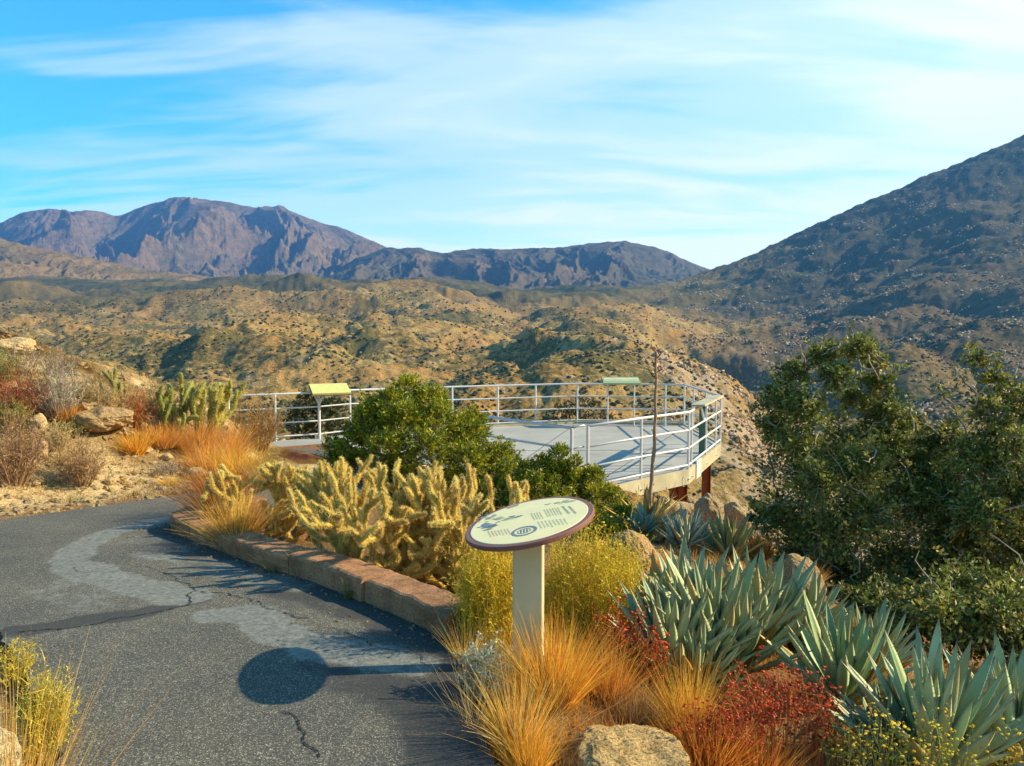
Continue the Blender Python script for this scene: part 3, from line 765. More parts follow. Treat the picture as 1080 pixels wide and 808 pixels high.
# railings
def rail(P, levels, r=.022, r_low=.017):
    for k, lv in enumerate(levels):
        bb = Buf(); tube(bb, [(p[0], p[1], lv) for p in P], r if k == 0 else r_low, 8); _pw(bb, 'rail', M_RAIL, deck, True)
def rpost(p, z0, z1=ZR, r=.024):
    bb = Buf(); tube(bb, [(p[0], p[1], z0), (p[0], p[1], z1 - .005)], r, 8)
    box(bb, (p[0], p[1], z0 + .05), (.09, .09, .012)); _pw(bb, 'rail_post', M_RAIL, deck, False)
LV = [ZR, ZR - .325, ZR - .65, ZR - .955]
outw = lambda p, k=.03: np.array(p) + norm(np.array(p) - cen) * k
A_ = [outw(F1), outw(F2), outw(F3), outw(F4)]
rail(A_, LV, .024, .019)
rail([F4, F5, F6, F7, F8, F9, F10 + (-1.6, -.6)], LV, .022, .017)
rail([FL, F0, F1 + (-.05, 0)], LV[:3], .024, .019)
for p in (outw(F1), outw(F2), outw(F3)): rpost(p, ZF - .2)
for s in (.08, .5, .82): rpost(outw(np.array(F3) * (1 - s) + np.array(F4) * s), ZF - .2, r=.02)
rpost(outw(F4), ZF - .2)
for p in (F5, rp(702, 406.4), F6, rp(565, 404.9), rp(525, 405.3), F7, rp(430, 409.4), F8, F9, rp(290, 416), F10): rpost(p, ZF)
for s in (.35, .7): rpost(np.array(F4) * (1 - s) + np.array(F5) * s, ZF, r=.02)
for p in (FL + (.12, -.12), F0): rpost(p, ZF)
# columns
for px, py, z1 in ((745, 500, ZF - .12), (711, 522, ZF - .12), (720, 522, ZF - .12)):
    D = {745: 16.8, 711: 14.9, 720: 15.6}[px]; p = AT(px, py, D); g = G1(p[0], p[1])
    bb = Buf(); h = z1 - g + .4
    for ox, oy, sx, sy in ((-.07, 0, .014, .15), (.07, 0, .014, .15), (0, 0, .126, .014)): box(bb, (p[0] + ox, p[1] + oy, g - .4 + h / 2), (sx, sy, h))
    box(bb, (p[0], p[1], z1 - .01 - .002), (.22, .22, .02)); _pw(bb, 'support_column', M_RUST, deck, False)
p = AT(690, 520, 16.5)
for q in ((-1.5, 17.0), (.8, 18.6)):
    g = G1(*q); bb = Buf(); box(bb, (q[0], q[1], (ZF - .12 + g - .4) / 2), (.15, .15, ZF - .12 - g + .4)); _pw(bb, 'support_column', M_RUST, deck, False)
# concrete abutment under the walkway
q = AT(324, 478, 17.75); bb = Buf(); box(bb, (q[0], q[1] , ZF - .12 - .45), (.34, .5, .9)); box(bb, (q[0] - .75, q[1] + .3, ZF - .12 - .45), (.9, .3, .9)); _pw(bb, 'abutment', M_FASCIA, deck, False)
q = F9; bb = Buf(); box(bb, (q[0], q[1] - .05, ZF + .05), (.18, .18, .1), rz(.3)); _pw(bb, 'post_footing', M_DECK, deck, False)
# access plate on fascia
tt = norm(F4 - F3); nn_ = np.array([tt[1], -tt[0]]); c = F3 + (F4 - F3) * .24 + nn_ * .062
bb = Buf(); box(bb, (c[0], c[1], ZF - .1), (.45, .02, .34), rz(math.atan2(tt[1], tt[0]))); _pw(bb, 'access_plate', M_RAIL, deck, False)
for px_ in (701, 676):
    c = rp(px_ + 20 if px_ == 701 else px_ - 4, 437 if px_ == 701 else 441); bb = Buf()
    th = np.linspace(0, 2 * PI, 13); tube(bb, np.stack([c[0] + .03 * np.cos(th), np.full(13, c[1] - .1), ZF - .12 + .09 * np.sin(th)], -1), .007, 5, cap=False); _pw(bb, 'lifting_loop', M_RAIL, deck, True)

def railsign(label, c, yaw, w_, d_, tilt, stripes, m, posts, group):
    t = thing('railing_sign', label, 'sign', (c[0], c[1], c[2])); Rr_ = rz(yaw) @ rx(tilt)
    bb = Buf(); box(bb, c, (w_, d_, .035), Rr_); _pw(bb, 'panel', m, t, False)
    if stripes:
        n_ = Rr_ @ np.array([0, 0, 1.]); 
        bb = Buf(); box(bb, np.array(c) + n_ * .02 + Rr_ @ np.array([0, .02, 0]), (w_ * .94, d_ * .42, .006), Rr_); _pw(bb, 'printed_face', stripes, t, False)
        bb = Buf(); box(bb, np.array(c) + n_ * .0215 + Rr_ @ np.array([0, -.01, 0]), (w_ * .9, d_ * .1, .008), Rr_); _pw(bb, 'caption_band', M_INKB, t, False)
    for ox, z0 in posts:
        a = np.array(c) + Rr_ @ np.array([ox, 0, -.03]); bb = Buf()
        bs_ = np.array(c) + rz(yaw) @ np.array([ox, .16, 0])
        tube(bb, [a + Rr_ @ np.array([0, -.12, 0]), a, (bs_[0], bs_[1], c[2] - .14), (bs_[0], bs_[1], z0)], .02, 8); _pw(bb, 'bracket_post', M_RAIL, t, False)
    return t
c = AT(655, 401.5, 20.45)
railsign('green edged angled panel mounted on the back railing of the deck', c, -.03, .93, .52, math.radians(14), M_SIGNT, M_SIGNG, [(-.32, ZF), (.36, ZF)], None)
c = AT(348, 410.2, 18.2)
t_ = railsign('yellow green angled panel on a forked post beside the juniper', c, .38, .85, .62, math.radians(16), None, M_SIGNY, [], None)
bb = Buf(); box(bb, np.array(c) - (0, 0, .03), (.88, .65, .025), rz(.38) @ rx(math.radians(16))); _pw(bb, 'backing_board', M_BROWN, t_, False)
bb = Buf(); q = AT(336.5, 425, 18.2)
tube(bb, [(q[0], q[1], ZF), (q[0], q[1], q[2] - .02)], .03, 8); tube(bb, [(q[0], q[1], q[2] - .05), (q[0] - .13, q[1], c[2] - .07)], .02, 6); tube(bb, [(q[0], q[1], q[2] - .05), (q[0] + .13, q[1], c[2] - .07)], .02, 6)
_pw(bb, 'forked_post', M_RAIL, t_, False)
cm = F3 * .52 + F4 * .48; yaw = math.atan2((F4 - F3)[1], (F4 - F3)[0])
t_ = railsign('wide panel on the outer bend of the deck railing, over a green plate stand', (cm[0] + .05, cm[1] - .1, ZR + .07), yaw, 2.1, .26, math.radians(-3), None, M_FASCIA, [], None)
bb = Buf(); 
for s in (-.4, .4):
    e = np.array([math.cos(yaw), math.sin(yaw)]) * s
    tube(bb, [(cm[0], cm[1], ZR - .35), (cm[0] + e[0], cm[1] + e[1], ZR + .04)], .022, 6)
_pw(bb, 'strut', M_RAIL, t_, False)
q = AT(740.5, 450, 16.2)
bb = Buf(); box(bb, (q[0], q[1], ZF + .48), (.06, .16, .96), rz(.2)); box(bb, (q[0] + .02, q[1], ZF + 1.0), (.05, .25, .08), rz(.2)); _pw(bb, 'plate_stand', M_GREEN, t_, False)

# ------------------------------------------------------------------ plant builders
def grass(name, label, cat, px, py, w_px, h_px, col, n=500, seed=0, wd=.004, up=1.0, D=None, group=None, seg=3, spread=.6, bend=.25):
    c = on_ground(px, py)
    k = c[1] / F; rad = w_px * k / 2; H = h_px * k; rng = R(seed)
    a = rng.uniform(0, 2 * PI, n); r = np.sqrt(rng.uniform(0, 1, n)) * rad * .42
    O = np.stack([r * np.cos(a), r * np.sin(a), np.full(n, -.03)], -1)
    dr = np.stack([np.cos(a) * r / rad * spread * 2.2, np.sin(a) * r / rad * spread * 2.2, np.full(n, up)], -1) + rng.normal(size=(n, 3)) * .24
    L = H * rng.uniform(.45, 1.12, n)
    bd = dr * [1, 1, 0] + rng.normal(size=(n, 3)) * .4 + [0, 0, -.35]
    cc = np.asarray(col, float)
    if cc.ndim == 2: cc = cc[rng.randint(len(cc), size=n)]
    wdd = max(wd, 0.75 * c[1] / F)
    b = Buf(); ribbons(b, O, dr, L, wdd * rng.uniform(.6, 1.3, n), jit(cc, n, rng, .3, .07), bend, seg, rng, bd)
    o = b.build(name, M_GRASS); o.location = c; return tag(o, label, cat, group)

def shrub(name, label, cat, px, py, w_px, h_px, stem, leaf, seed=0, n=70, tw=10, lf=7, lsz=.02, lw=.4, D=None, group=None, dens=1.0, up=.9, flower=None, fl_n=0, fl_sz=.01, depth=.9, lower=.15, base=.25, dome=.42):
    """multi-stemmed shrub: curved stems, finer twigs, small leaves"""
    c = on_ground(px, py)
    k = c[1] / F; rad = w_px * k / 2; H = h_px * k; rng = R(seed)
    t = thing(name, label, cat, tuple(c), group)
    n = int(n * dens); a = rng.uniform(0, 2 * PI, n); q = np.sqrt(rng.uniform(0, 1, n))
    O = np.stack([q * np.cos(a) * rad * base, q * np.sin(a) * rad * base * depth, np.full(n, -.04)], -1)
    tip = np.stack([q * np.cos(a) * rad * .92, q * np.sin(a) * rad * .92 * depth, H * (dome + (.92 - dome) * np.sqrt(np.clip(1 - q * q, 0, 1))) * rng.uniform(.62, 1.12, n)], -1)
    dr = tip - O; L = np.linalg.norm(dr, axis=1); mw = .8 * c[1] / F
    st = np.array(stem); S = Buf()
    bd = np.stack([np.cos(a) * -.3, np.sin(a) * -.3, np.full(n, .3)], -1) + rng.normal(size=(n, 3)) * .5
    at = ribbons(S, O, dr, L, max(.006, mw), jit(st, n, rng, .25), .16, 4, rng, bd)
    m = n * tw; idx = np.repeat(np.arange(n), tw); tt = rng.uniform(lower + .1, 1, m); P = at(tt, idx)
    d2 = norm(dr[idx]) * .8 + rng.normal(size=(m, 3)) * .62 + [0, 0, .35 * up]
    L2 = H * rng.uniform(.1, .28, m)
    at2 = ribbons(S, P, d2, L2, max(.0028, mw * .7), jit(st, m, rng, .3), .2, 2, rng)
    _pl(S, 'stems', M_TWIG, t)
    if lf:
        m2 = m * lf; id2 = np.repeat(np.arange(m), lf); t2 = rng.uniform(.15, 1.05, m2); P2 = at2(t2, id2)
        d3 = norm(d2[id2]) + rng.normal(size=(m2, 3)) * .7
        lc = np.asarray(leaf, float)
        if lc.ndim == 2: lc = lc[rng.randint(len(lc), size=m)][id2]
        LB = Buf(); ls = np.maximum(lsz, 1.5 * c[1] / F)
        leaves(LB, P2, d3, ls * rng.uniform(.6, 1.3, m2), ls * lw * rng.uniform(.7, 1.2, m2), jit(lc, m2, rng, .35, .08), rng)
        _pl(LB, 'foliage', M_LEAF, t)
    if flower is not None:
        id3 = rng.choice(m, min(fl_n, m), replace=False); P3 = at2(np.full(len(id3), 1.0), id3); FB = Buf(); nf = len(P3)
        V0, T0 = ICO[0]; sz = rng.uniform(.6, 1.4, nf) * fl_sz
        P3 = P3 * [1, 1, 1.03]
        V = V0[None] * (1 + rng.normal(size=(nf, 12, 1)) * .3) * sz[:, None, None] * [1, 1, .6] + P3[:, None]
        FB.add(V.reshape(-1, 3), None, (T0[None] + np.arange(nf)[:, None, None] * 12).reshape(-1, 3), np.repeat(jit(flower, nf, rng, .3, .08), 12, 0))
        _pl(FB, 'blossom', M_LEAF, t)
    return t
def _pl(buf, name, m, parent, smooth=False): return buf.build(name, m, parent, smooth)

def skeleton(base, blobs, r0, rng, buf, col=(1, 1, 1), wig=.12, sides=7):
    """limbs from base through nearest earlier nodes to every blob centre"""
    nodes = [np.array(base, float)]; rad = [r0]
    order = sorted(range(len(blobs)), key=lambda i: np.linalg.norm(blobs[i][0] - nodes[0]))
    for i in order:
        c = blobs[i][0]
        cost = [np.linalg.norm(c - n) * (1.0 + .25 * (np.linalg.norm(n - nodes[0]) > np.linalg.norm(c - nodes[0]))) + .35 * np.linalg.norm(n - nodes[0]) for n in nodes]
        j = int(np.argmin(cost)); a = nodes[j]; L = np.linalg.norm(c - a)
        s = np.linspace(0, 1, 7)[:, None]; P = a + (c - a) * s + np.array([0, 0, .12 * L]) * (s * (1 - s)) * 4 * .5
        P[1:-1] += rng.normal(size=(5, 3)) * wig * L * .3
        ra = rad[j] * .82; rb = max(.009, ra * .6)
        tube(buf, P, np.linspace(ra, rb, 7), sides, col)
        nodes += [P[3], P[6]]; rad += [(ra + rb) / 2, rb]
    return nodes

def oak(name, label, base, blobs, seed, twc=(.42, .36, .29), n_tw=128, lfn=17, group=None, lsz=.05, lcol=None, trunk_r=.07, bare=()):
    rng = R(seed); t = thing(name, label, 'tree', tuple(base), group); B = np.array(base)
    bl = [(np.array(c) - B, r) for c, r in blobs]
    tb = Buf(); skeleton((0, 0, -.1), bl, trunk_r, rng, tb)
    # a few secondary stems and bare grey twigs
    for k in range(46):
        c_, r_ = bl[rng.randint(len(bl))]; s0 = c_ + norm(rng.normal(size=3) * [1, .5, 1] + [0, -.8, 0]) * r_ * .6; d_ = norm(rng.normal(size=3) + [0, -.5, .5]); pts_ = [s0]
        for q_ in range(6): d_ = norm(d_ + rng.normal(size=3) * .4); pts_.append(pts_[-1] + d_ * r_ * .28)
        tube(tb, pts_, np.linspace(.0095, .003, 7), 5, (1.5, 1.45, 1.35))
    _pl(tb, 'trunk', M_BARK, t, True)
    S = Buf(); LB = Buf()
    for bi, (c, r) in enumerate(bl):
        n = int(n_tw * (r / .33) ** 2 * rng.uniform(.75, 1.2)); 
        d = norm(rng.normal(size=(n, 3)) * [1, 1, .8] + [0, 0, .12]); q = rng.uniform(.15, 1.0, n) ** .5
        O = c + d * (r * q * .45)[:, None] * rng.uniform(0, 1, (n, 1)); L = r * q * rng.uniform(.55, 1.0, n)
        dd = d + rng.normal(size=(n, 3)) * .3
        at = ribbons(S, O, dd, L, .009, jit(twc, n, rng, .3), .25, 3, rng)
        nl = 3 if bi in bare else lfn; m = n * nl; idx = np.repeat(np.arange(n), nl); tt = rng.uniform(.35, 1.08, m); P = at(tt, idx) + rng.normal(size=(m, 3)) * r * .075
        ds = norm(dd[idx]) * .6 + rng.normal(size=(m, 3)) * .8
        pal = np.array(lcol if lcol is not None else [(.19, .205, .035), (.11, .135, .027), (.31, .30, .05), (.42, .35, .085)])
        cl = pal[rng.choice(len(pal), size=n, p=[.35, .35, .2, .1])][idx]
        leaves(LB, P, ds, lsz * rng.uniform(.6, 1.25, m), lsz * .55 * rng.uniform(.7, 1.2, m), jit(cl, m, rng, .4, .08), rng)
    _pl(S, 'twigs', M_TWIG, t); _pl(LB, 'foliage', M_LEAF, t); return t

def juniper(name, label, base, blobs, seed, n_tw=190, spr=16, cat='juniper bush', px=1.0, pal=None, group=None):
    rng = R(seed); t = thing(name, label, cat, tuple(base), group); B = np.array(base); bl = [(np.array(c) - B, r) for c, r in blobs]
    tb = Buf(); skeleton((0, 0, -.1), bl, .06, rng, tb); _pl(tb, 'trunk', M_BARK, t, True)
    S = Buf(); LB = Buf(); D = base[1]; mw = D / F
    pal = np.array(pal if pal is not None else [(.32, .32, .015), (.20, .235, .012), (.42, .38, .02), (.12, .15, .012)])
    for c, r in bl:
        n = int(n_tw * (r / .33) ** 2 * rng.uniform(.8, 1.2))
        d = norm(rng.normal(size=(n, 3)) + [0, 0, .25]); q = rng.uniform(.1, 1, n) ** .45
        # uneven outline: sprigs reach further in some directions
        ext = 1 + .55 * fbm(d[:, 0] * 2.2 + c[0] * 3, d[:, 2] * 2.2 + d[:, 1] + c[2] * 3, 2, seed)
        O = c + d * (r * q * .55)[:, None]; L = r * .5 * ext * rng.uniform(.6, 1.1, n)
        dd = d + [0, 0, .45] + rng.normal(size=(n, 3)) * .25
        at = ribbons(S, O, dd, L, max(.005, mw * .6), jit((.22, .15, .10), n, rng, .2), .1, 2, rng)
        m = n * spr; idx = np.repeat(np.arange(n), spr); tt = rng.uniform(.1, 1.1, m); P = at(tt, idx) + rng.normal(size=(m, 3)) * .012
        ds = norm(dd[idx]) + rng.normal(size=(m, 3)) * .55
        cl = pal[rng.randint(len(pal), size=n)][idx]
        leaves(LB, P, ds, .055 * rng.uniform(.5, 1.2, m) * px, .017 * px * rng.uniform(.7, 1.3, m), jit(cl, m, rng, .35, .07), rng)
    _pl(S, 'twigs', M_TWIG, t); _pl(LB, 'foliage', M_LEAF, t); return t

def boulder(label, px, py, w_px, h_px, seed, D=None, col=(1, 1, 1), depth=.9, sink=.3, group=None, sub=5, name='boulder', rough=.22, cat='boulder', zfix=None, planes=6):
    c = on_ground(px, py)
    k = c[1] / F; rng = R(seed); V0, T0 = ICO[sub]
    s = .9 * np.array([w_px * k / 2, w_px * k / 2 * depth, h_px * k / (2 - sink)])
    a = rng.uniform(0, 2 * PI); W0 = V0 @ rz(a).T
    # facets: clip by a few planes
    W = W0.copy()
    for _ in range(planes):
        nn = norm(rng.normal(size=3)); dd = rng.uniform(.68, .92); ex_ = W @ nn - dd; W = W - np.clip(ex_, 0, 9)[:, None] * nn * .85
    W = W / np.abs(W).max(0)[None]
    W = W * (1 + rough * n3(W0, 1.3, seed, 2)[:, None] + .05 * n3(W0, 5, seed + 2, 3)[:, None] + .014 * n3(W0, 16, seed + 4, 2)[:, None])
    c[2] = G1(c[0], c[1]) if zfix is None else c[2]
    b = Buf(); b.add(W * s, None, T0, col); o = b.build(name, M_ROCK, None, True)
    o.location = (c[0], c[1], c[2] + s[2] * (1 - sink)); o.rotation_euler = (0, 0, rng.uniform(-.3, .3))
    return tag(o, label, cat, group)

def cholla(label, px, py, w_px, h_px, seed, trunks=6, depth=5, jr=.0165, jl=.145, D=None, sp=260, green=(.46, .34, .07), gold=(.96, .68, .24), group=None, spl=.020, upb=.6, maxj=300, x_scale=1.0, base_r=None):
    c = on_ground(px, py); k = c[1] / F; H = h_px * k; Rd = w_px * k / 2
    rng = R(seed); t = thing('cholla_cactus', label, 'cactus', tuple(c), group)
    JB = Buf(); SB = Buf(); mw = .33 * c[1] / F
    joints = []
    q = []
    br = base_r if base_r is not None else .45
    for i in range(trunks):
        a = i / trunks * 2 * PI + rng.uniform(-.4, .4); r = Rd * br * rng.uniform(.1, 1)
        o = np.array([math.cos(a) * r, math.sin(a) * r * .7, -.02]); d = norm([math.cos(a) * .9, math.sin(a) * .5, rng.uniform(.25, 1.1)])
        q.append((o, d, 0))
    while q and len(joints) < maxj:
        o, d, lv = q.pop(rng.randint(len(q)) if rng.rand() < .6 else len(q) - 1); L = jl * rng.uniform(.65, 1.25); e = o + d * L
        if e[2] > H * 1.02 * (1 - .35 * min(1, abs(e[0]) / Rd) ** 2): 
            if lv > 0 and rng.rand() < .9: continue
        if D is not None and off_bed(c[0] + e[0], c[1] + e[1], e[2]): continue
        joints.append((o, e, lv))
        if lv >= depth + 3: continue
        for _ in range(rng.choice([1, 2, 2, 2, 3])):
            ou = np.array([o[0], o[1] * .8, 0]); d2 = norm(d * .7 + norm(ou + 1e-6) * .22 * (np.linalg.norm(ou) < Rd * .8) + np.array([0, 0, upb]) + rng.normal(size=3) * .45)
            if abs(e[0]) > Rd * .9: d2 = norm(d2 * [.2, 1, 1])
            s = rng.uniform(.55, 1.0); q.append((o + (e - o) * s, d2, lv + 1))
        if e[2] < .05 and d[2] < .3: pass
    g = np.array(green); og = np.array(gold)
    for o, e, lv in joints:
        d = e - o; L = np.linalg.norm(d); r = jr * rng.uniform(.8, 1.15)
        s = np.linspace(0, 1, 9); bow = norm(np.cross(d, rng.normal(size=3))) * L * .05
        P = o + d * s[:, None] + bow * (np.sin(s * PI))[:, None]
        rr_ = r * np.array([.62, .85, .97, 1.0, 1.0, .98, .9, .66, .2]); old = lv <= 1
        base = g * rng.uniform(.7, 1.2) if not (old and rng.rand() < .45) else np.array([.13, .09, .05])
        tube(JB, P, rr_ * (1 + .12 * np.array([0, 1, -1, 1, -1, 1, -1, 1, 0])), 9, base)
        n = int(sp * L / jl); tt = rng.uniform(0.02, 1, n); th = rng.uniform(0, 2 * PI, n)
        T_ = norm(d); A = norm(np.cross(T_, [.3, .5, .81])); B = np.cross(T_, A)
        rd = A * np.cos(th)[:, None] + B * np.sin(th)[:, None]; rl = np.interp(tt, s, rr_)
        Pb = o + d * tt[:, None] + bow * np.sin(tt * PI)[:, None] + rd * rl[:, None] * .95
        sd = rd + T_ * (rng.uniform(-.3, .8, n) + tt * .6)[:, None] + rng.normal(size=(n, 3)) * .25
        gl_ = og * rng.uniform(.75, 1.15) if not old else og * np.array([.6, .5, .5])
        sd = norm(sd); sl = spl * rng.uniform(.6, 1.3, n); sv = norm(np.cross(sd, rng.normal(size=(n, 3)))) * max(.0016, mw)
        V = np.stack([Pb - sv, Pb + sv, Pb + sd * sl[:, None]], 1).reshape(-1, 3)
        bi = np.arange(n) * 3; SB.add(V, None, np.stack([bi, bi + 1, bi + 2], -1), np.repeat(jit(gl_, n, rng, .25, .05), 3, 0))
    _pl(JB, 'joints', M_TWIG, t, True); _pl(SB, 'spines', M_SPINE, t); return t

def agave(label, px, py, size_px, seed, D=None, n=46, tilt=(3, 62), W=.115, col=(.29, .37, .185), dead=5, group=None, lean=(0, 0), teeth=True, name='agave', fall=.0, z=None, deadc=(.50, .27, .06)):
    c = on_ground(px, py); L0 = 1.25 * size_px * c[1] / F; rng = R(seed)
    if z is not None: c[2] = z
    t = thing(name, label, 'agave', tuple(c), group); GB = Buf(); DB = Buf(); nt_ = 15
    for i in range(n + dead):
        isd = i >= n; f = (i + .5) / n if not isd else rng.uniform(.85, 1.1)
        a = i * 2.39996 + rng.uniform(-.15, .15); el = math.radians(tilt[0] + (tilt[1] - tilt[0]) * f ** 1.0 + rng.uniform(-7, 7))
        if isd: el = math.radians(rng.uniform(18, 86)); a = rng.uniform(0, 2 * PI)
        L = L0 * (1.0 - .12 * f) * rng.uniform(.82, 1.1) * (.62 + .38 * min(1, f * 3)); w = L * W * rng.uniform(.85, 1.15) * (1.1 if f > .3 else .75)
        if isd: L *= .8; w *= .7
        s = np.linspace(0, 1, nt_); wp = np.interp(s, [0, .1, .35, .6, .8, .93, 1], [.62, .6, .95, .93, .62, .22, .012]) * w
        crv = rng.uniform(-.45, .05) * (1 if not isd else 2.5)
        # in leaf frame: u along, v across, k up
        u = s * L; kk = -crv * L * (s ** 2) * .35; 
        ch = .32 if not isd else rng.uniform(.1, .6)
        sv = np.array([-1, -.6, 0, .6, 1, .55, 0, -.55]); up_ = np.array([1, .5, .12, .5, 1, .2, -.32, .2])
        thk = np.interp(s, [0, .5, 1], [1, .75, .2])
        Vv = np.stack([np.repeat(u[:, None], 8, 1), wp[:, None] * sv[None] / 2, kk[:, None] + wp[:, None] * ch * up_[None] * np.where(np.arange(8) > 4, thk[:, None], 1)], -1)
        Vv[..., 1] += (np.sin(s * 3 + seed + i) * L * .02 * s)[:, None]
        tw_ = rng.uniform(-.25, .25); cs, sn = np.cos(tw_ * s), np.sin(tw_ * s)
        y_, z_ = Vv[..., 1].copy(), Vv[..., 2].copy(); Vv[..., 1] = y_ * cs[:, None] - z_ * sn[:, None]; Vv[..., 2] = y_ * sn[:, None] + z_ * cs[:, None]
        dirv = np.array([math.sin(el) * math.cos(a), math.sin(el) * math.sin(a), math.cos(el)]) + np.array([lean[0], lean[1], 0]); dirv = norm(dirv)
        side = norm(np.cross([0, 0, 1.0], dirv) + 1e-6); upv = np.cross(dirv, side)
        if upv[2] < 0 and False: upv = -upv
        M3 = np.stack([dirv, side, upv], 0)
        off = dirv * [1, 1, 0] * L0 * .08 + np.array([0, 0, L0 * .1 * (1 - f)])
        Wv = Vv.reshape(-1, 3) @ M3 + off
        ii = np.arange(nt_ - 1)[:, None] * 8; j = np.arange(8)[None]; k2 = (j + 1) % 8
        Q = np.stack([ii + j, ii + k2, ii + 8 + k2, ii + 8 + j], -1).reshape(-1, 4)
        if isd: cb = np.array(deadc) * rng.uniform(.6, 1.3)
        else: cb = np.array(col) * rng.uniform(.78, 1.22) * np.array([rng.uniform(.9, 1.15), 1, rng.uniform(.9, 1.1)])
        C = np.tile(cb, (nt_, 8, 1)); 
        if not isd:
            C[:, [0, 4]] = C[:, [0, 4]] * .5 + np.array([.55, .50, .30]) * .5; C *= (1 + .16 * perlin(s * 5 + i * 3.1, np.full(nt_, i * 1.7), 5))[:, None, None]
            C[-1:] = np.array([.16, .10, .06]); C[-2] = C[-2] * .6 + np.array([.3, .2, .1]) * .4
            C[:, 5:8] *= 1.05
            if rng.rand() < .15: C[-5:] = C[-5:] * .5 + np.array([.5, .3, .08]) * .5
        (DB if isd else GB).add(Wv, Q, None, C.reshape(-1, 3))
        if teeth and not isd:
            for e, sg in ((0, -1), (4, 1)):
                tt = np.linspace(.12, .85, 13); P = np.stack([np.interp(tt, s, Vv[:, e, q_]) for q_ in range(3)], -1)
                h_ = w * .09; tr = np.stack([P - [h_ * .45, 0, 0], P + [h_ * .45, 0, 0], P + [h_ * .3, sg * h_, h_ * .3]], 1).reshape(-1, 3) @ M3 + off
                bi = np.arange(13) * 3; GB.add(tr, None, np.stack([bi, bi + 1, bi + 2], -1), (.30, .17, .09))
    if GB.n: _pl(GB, 'leaves', M_AGAVE, t, True)
    if dead: _pl(DB, 'dead_leaves', M_GRASS, t, True)
    return t

# ------------------------------------------------------------------ planting: beside the path
# colours
RUST = (.36, .12, .045); MAUVE = (.34, .20, .11); TAN = (.46, .33, .16); ORANGE = (.78, .34, .04); GOLD = (.86, .50, .07); STRAW = (.72, .52, .20)
YG = (.34, .32, .03); GREY = (.34, .28, .21); RED = (.38, .055, .03); OLIVE = (.17, .16, .04)

# the three big chollas of the bed
cholla('golden cholla with stubby low arms at the kerb bend', 290, 574, 150, 106, 11, trunks=12, maxj=240, D=6.55, upb=.35)
cholla('largest spreading golden cholla in the middle of the kerbed bed', 385, 612, 215, 150, 12, trunks=18, maxj=470, D=5.95, upb=.42)
cholla('dense golden cholla just behind the oval sign, its arms rising in a thicket', 478, 622, 140, 146, 13, trunks=14, maxj=320, D=5.6, upb=.5)
cholla('cholla with upright pale arms rising behind the rim of the oval sign', 512, 590, 90, 104, 16, trunks=9, jl=.15, maxj=150, D=6.3, upb=.7)
cholla('single tall cholla stem beside the post of the oval sign', 497, 640, 46, 90, 14, trunks=3, jl=.13, maxj=40, D=4.75, upb=1.0, jr=.022)
# bank chollas
cholla('upright cholla with many crowded arms on the bank next to the railing', 208, 462, 100, 62, 21, trunks=12, jl=.17, jr=.028, maxj=240, D=11.6, gold=(.72, .60, .20), green=(.30, .29, .06), upb=1.5, spl=.03, sp=160)
cholla('sparse dark green cholla on the bank at the end of the railing', 178, 462, 46, 60, 22, trunks=4, jl=.2, jr=.03, maxj=34, D=11.4, gold=(.60, .52, .16), green=(.20, .21, .05), upb=1.0, spl=.02, sp=80)
cholla('small cluster of straight cholla stalks on the crest of the bank', 118, 432, 30, 36, 23, trunks=7, jl=.16, jr=.03, maxj=36, D=12.0, gold=(.55, .45, .16), green=(.22, .20, .07), upb=2.0, sp=80)

# junipers
def BL(L, D, rs=1.0):
    out = []
    for i, l in enumerate(L):
        d = (l[3] if len(l) > 3 else 0) + D; r = l[2] * D / F * rs
        out.append((AT(l[0], l[1], d), r))
    return out
jb = [(430, 412, 18, .2), (412, 424, 18, 0), (450, 424, 22, .2), (390, 448, 27, 0), (425, 446, 28, -.2), (465, 446, 26, -.1), (495, 462, 27, 0), (372, 468, 20, .1), (408, 478, 28, -.4), (450, 480, 30, -.5), (492, 490, 28, -.4), (525, 485, 25, 0), (540, 505, 22, 0), (375, 492, 22, -.1), (420, 505, 30, -.2), (480, 515, 30, -.2), (350, 470, 12, .2), (445, 440, 25, .8), (480, 470, 30, .9), (515, 500, 26, .2), (545, 520, 22, .2), (360, 490, 22, 0), (400, 440, 26, .2), (460, 425, 20, .4), (500, 445, 18, .3)]
b0 = on_ground(440, 522); base = AT(445, 522, 10.2); base[2] = G1(base[0], base[1])
juniper('juniper_bush', 'large rounded bright green juniper between the cactus bed and the deck', tuple(base), BL(jb, 10.2), 31)
jb2 = [(590, 482, 15, .2), (572, 492, 16, .3), (556, 500, 18, .4), (606, 494, 15, .2), (535, 495, 18, .7), (548, 520, 22, .4), (588, 505, 22, .2), (626, 505, 15, .2), (588, 498, 16, .2), (568, 512, 18, 0), (608, 510, 17, .1), (625, 525, 18, .1), (640, 520, 12, .3), (552, 522, 18, .2), (585, 535, 26, -.1), (620, 548, 25, 0), (645, 550, 18, .1), (560, 548, 22, 0), (640, 575, 20, 0), (600, 570, 26, 0), (570, 575, 22, 0), (655, 540, 10, .3), (545, 535, 24, .4), (655, 560, 20, 0), (640, 568, 22, -.8), (655, 548, 17, -.5), (612, 588, 26, -.9), (580, 600, 24, -.8), (525, 520, 20, .6), (620, 510, 20, .3), (648, 530, 16, .2), (535, 560, 24, 0)]
base = AT(605, 560, 8.7); base[2] = G1(base[0], base[1])
juniper('juniper_bush', 'lower sprawling juniper behind the oval sign, under the front railing', tuple(base), BL(jb2, 8.7), 32)
base = AT(332, 470, 20.3); base[2] = G1(base[0], base[1])
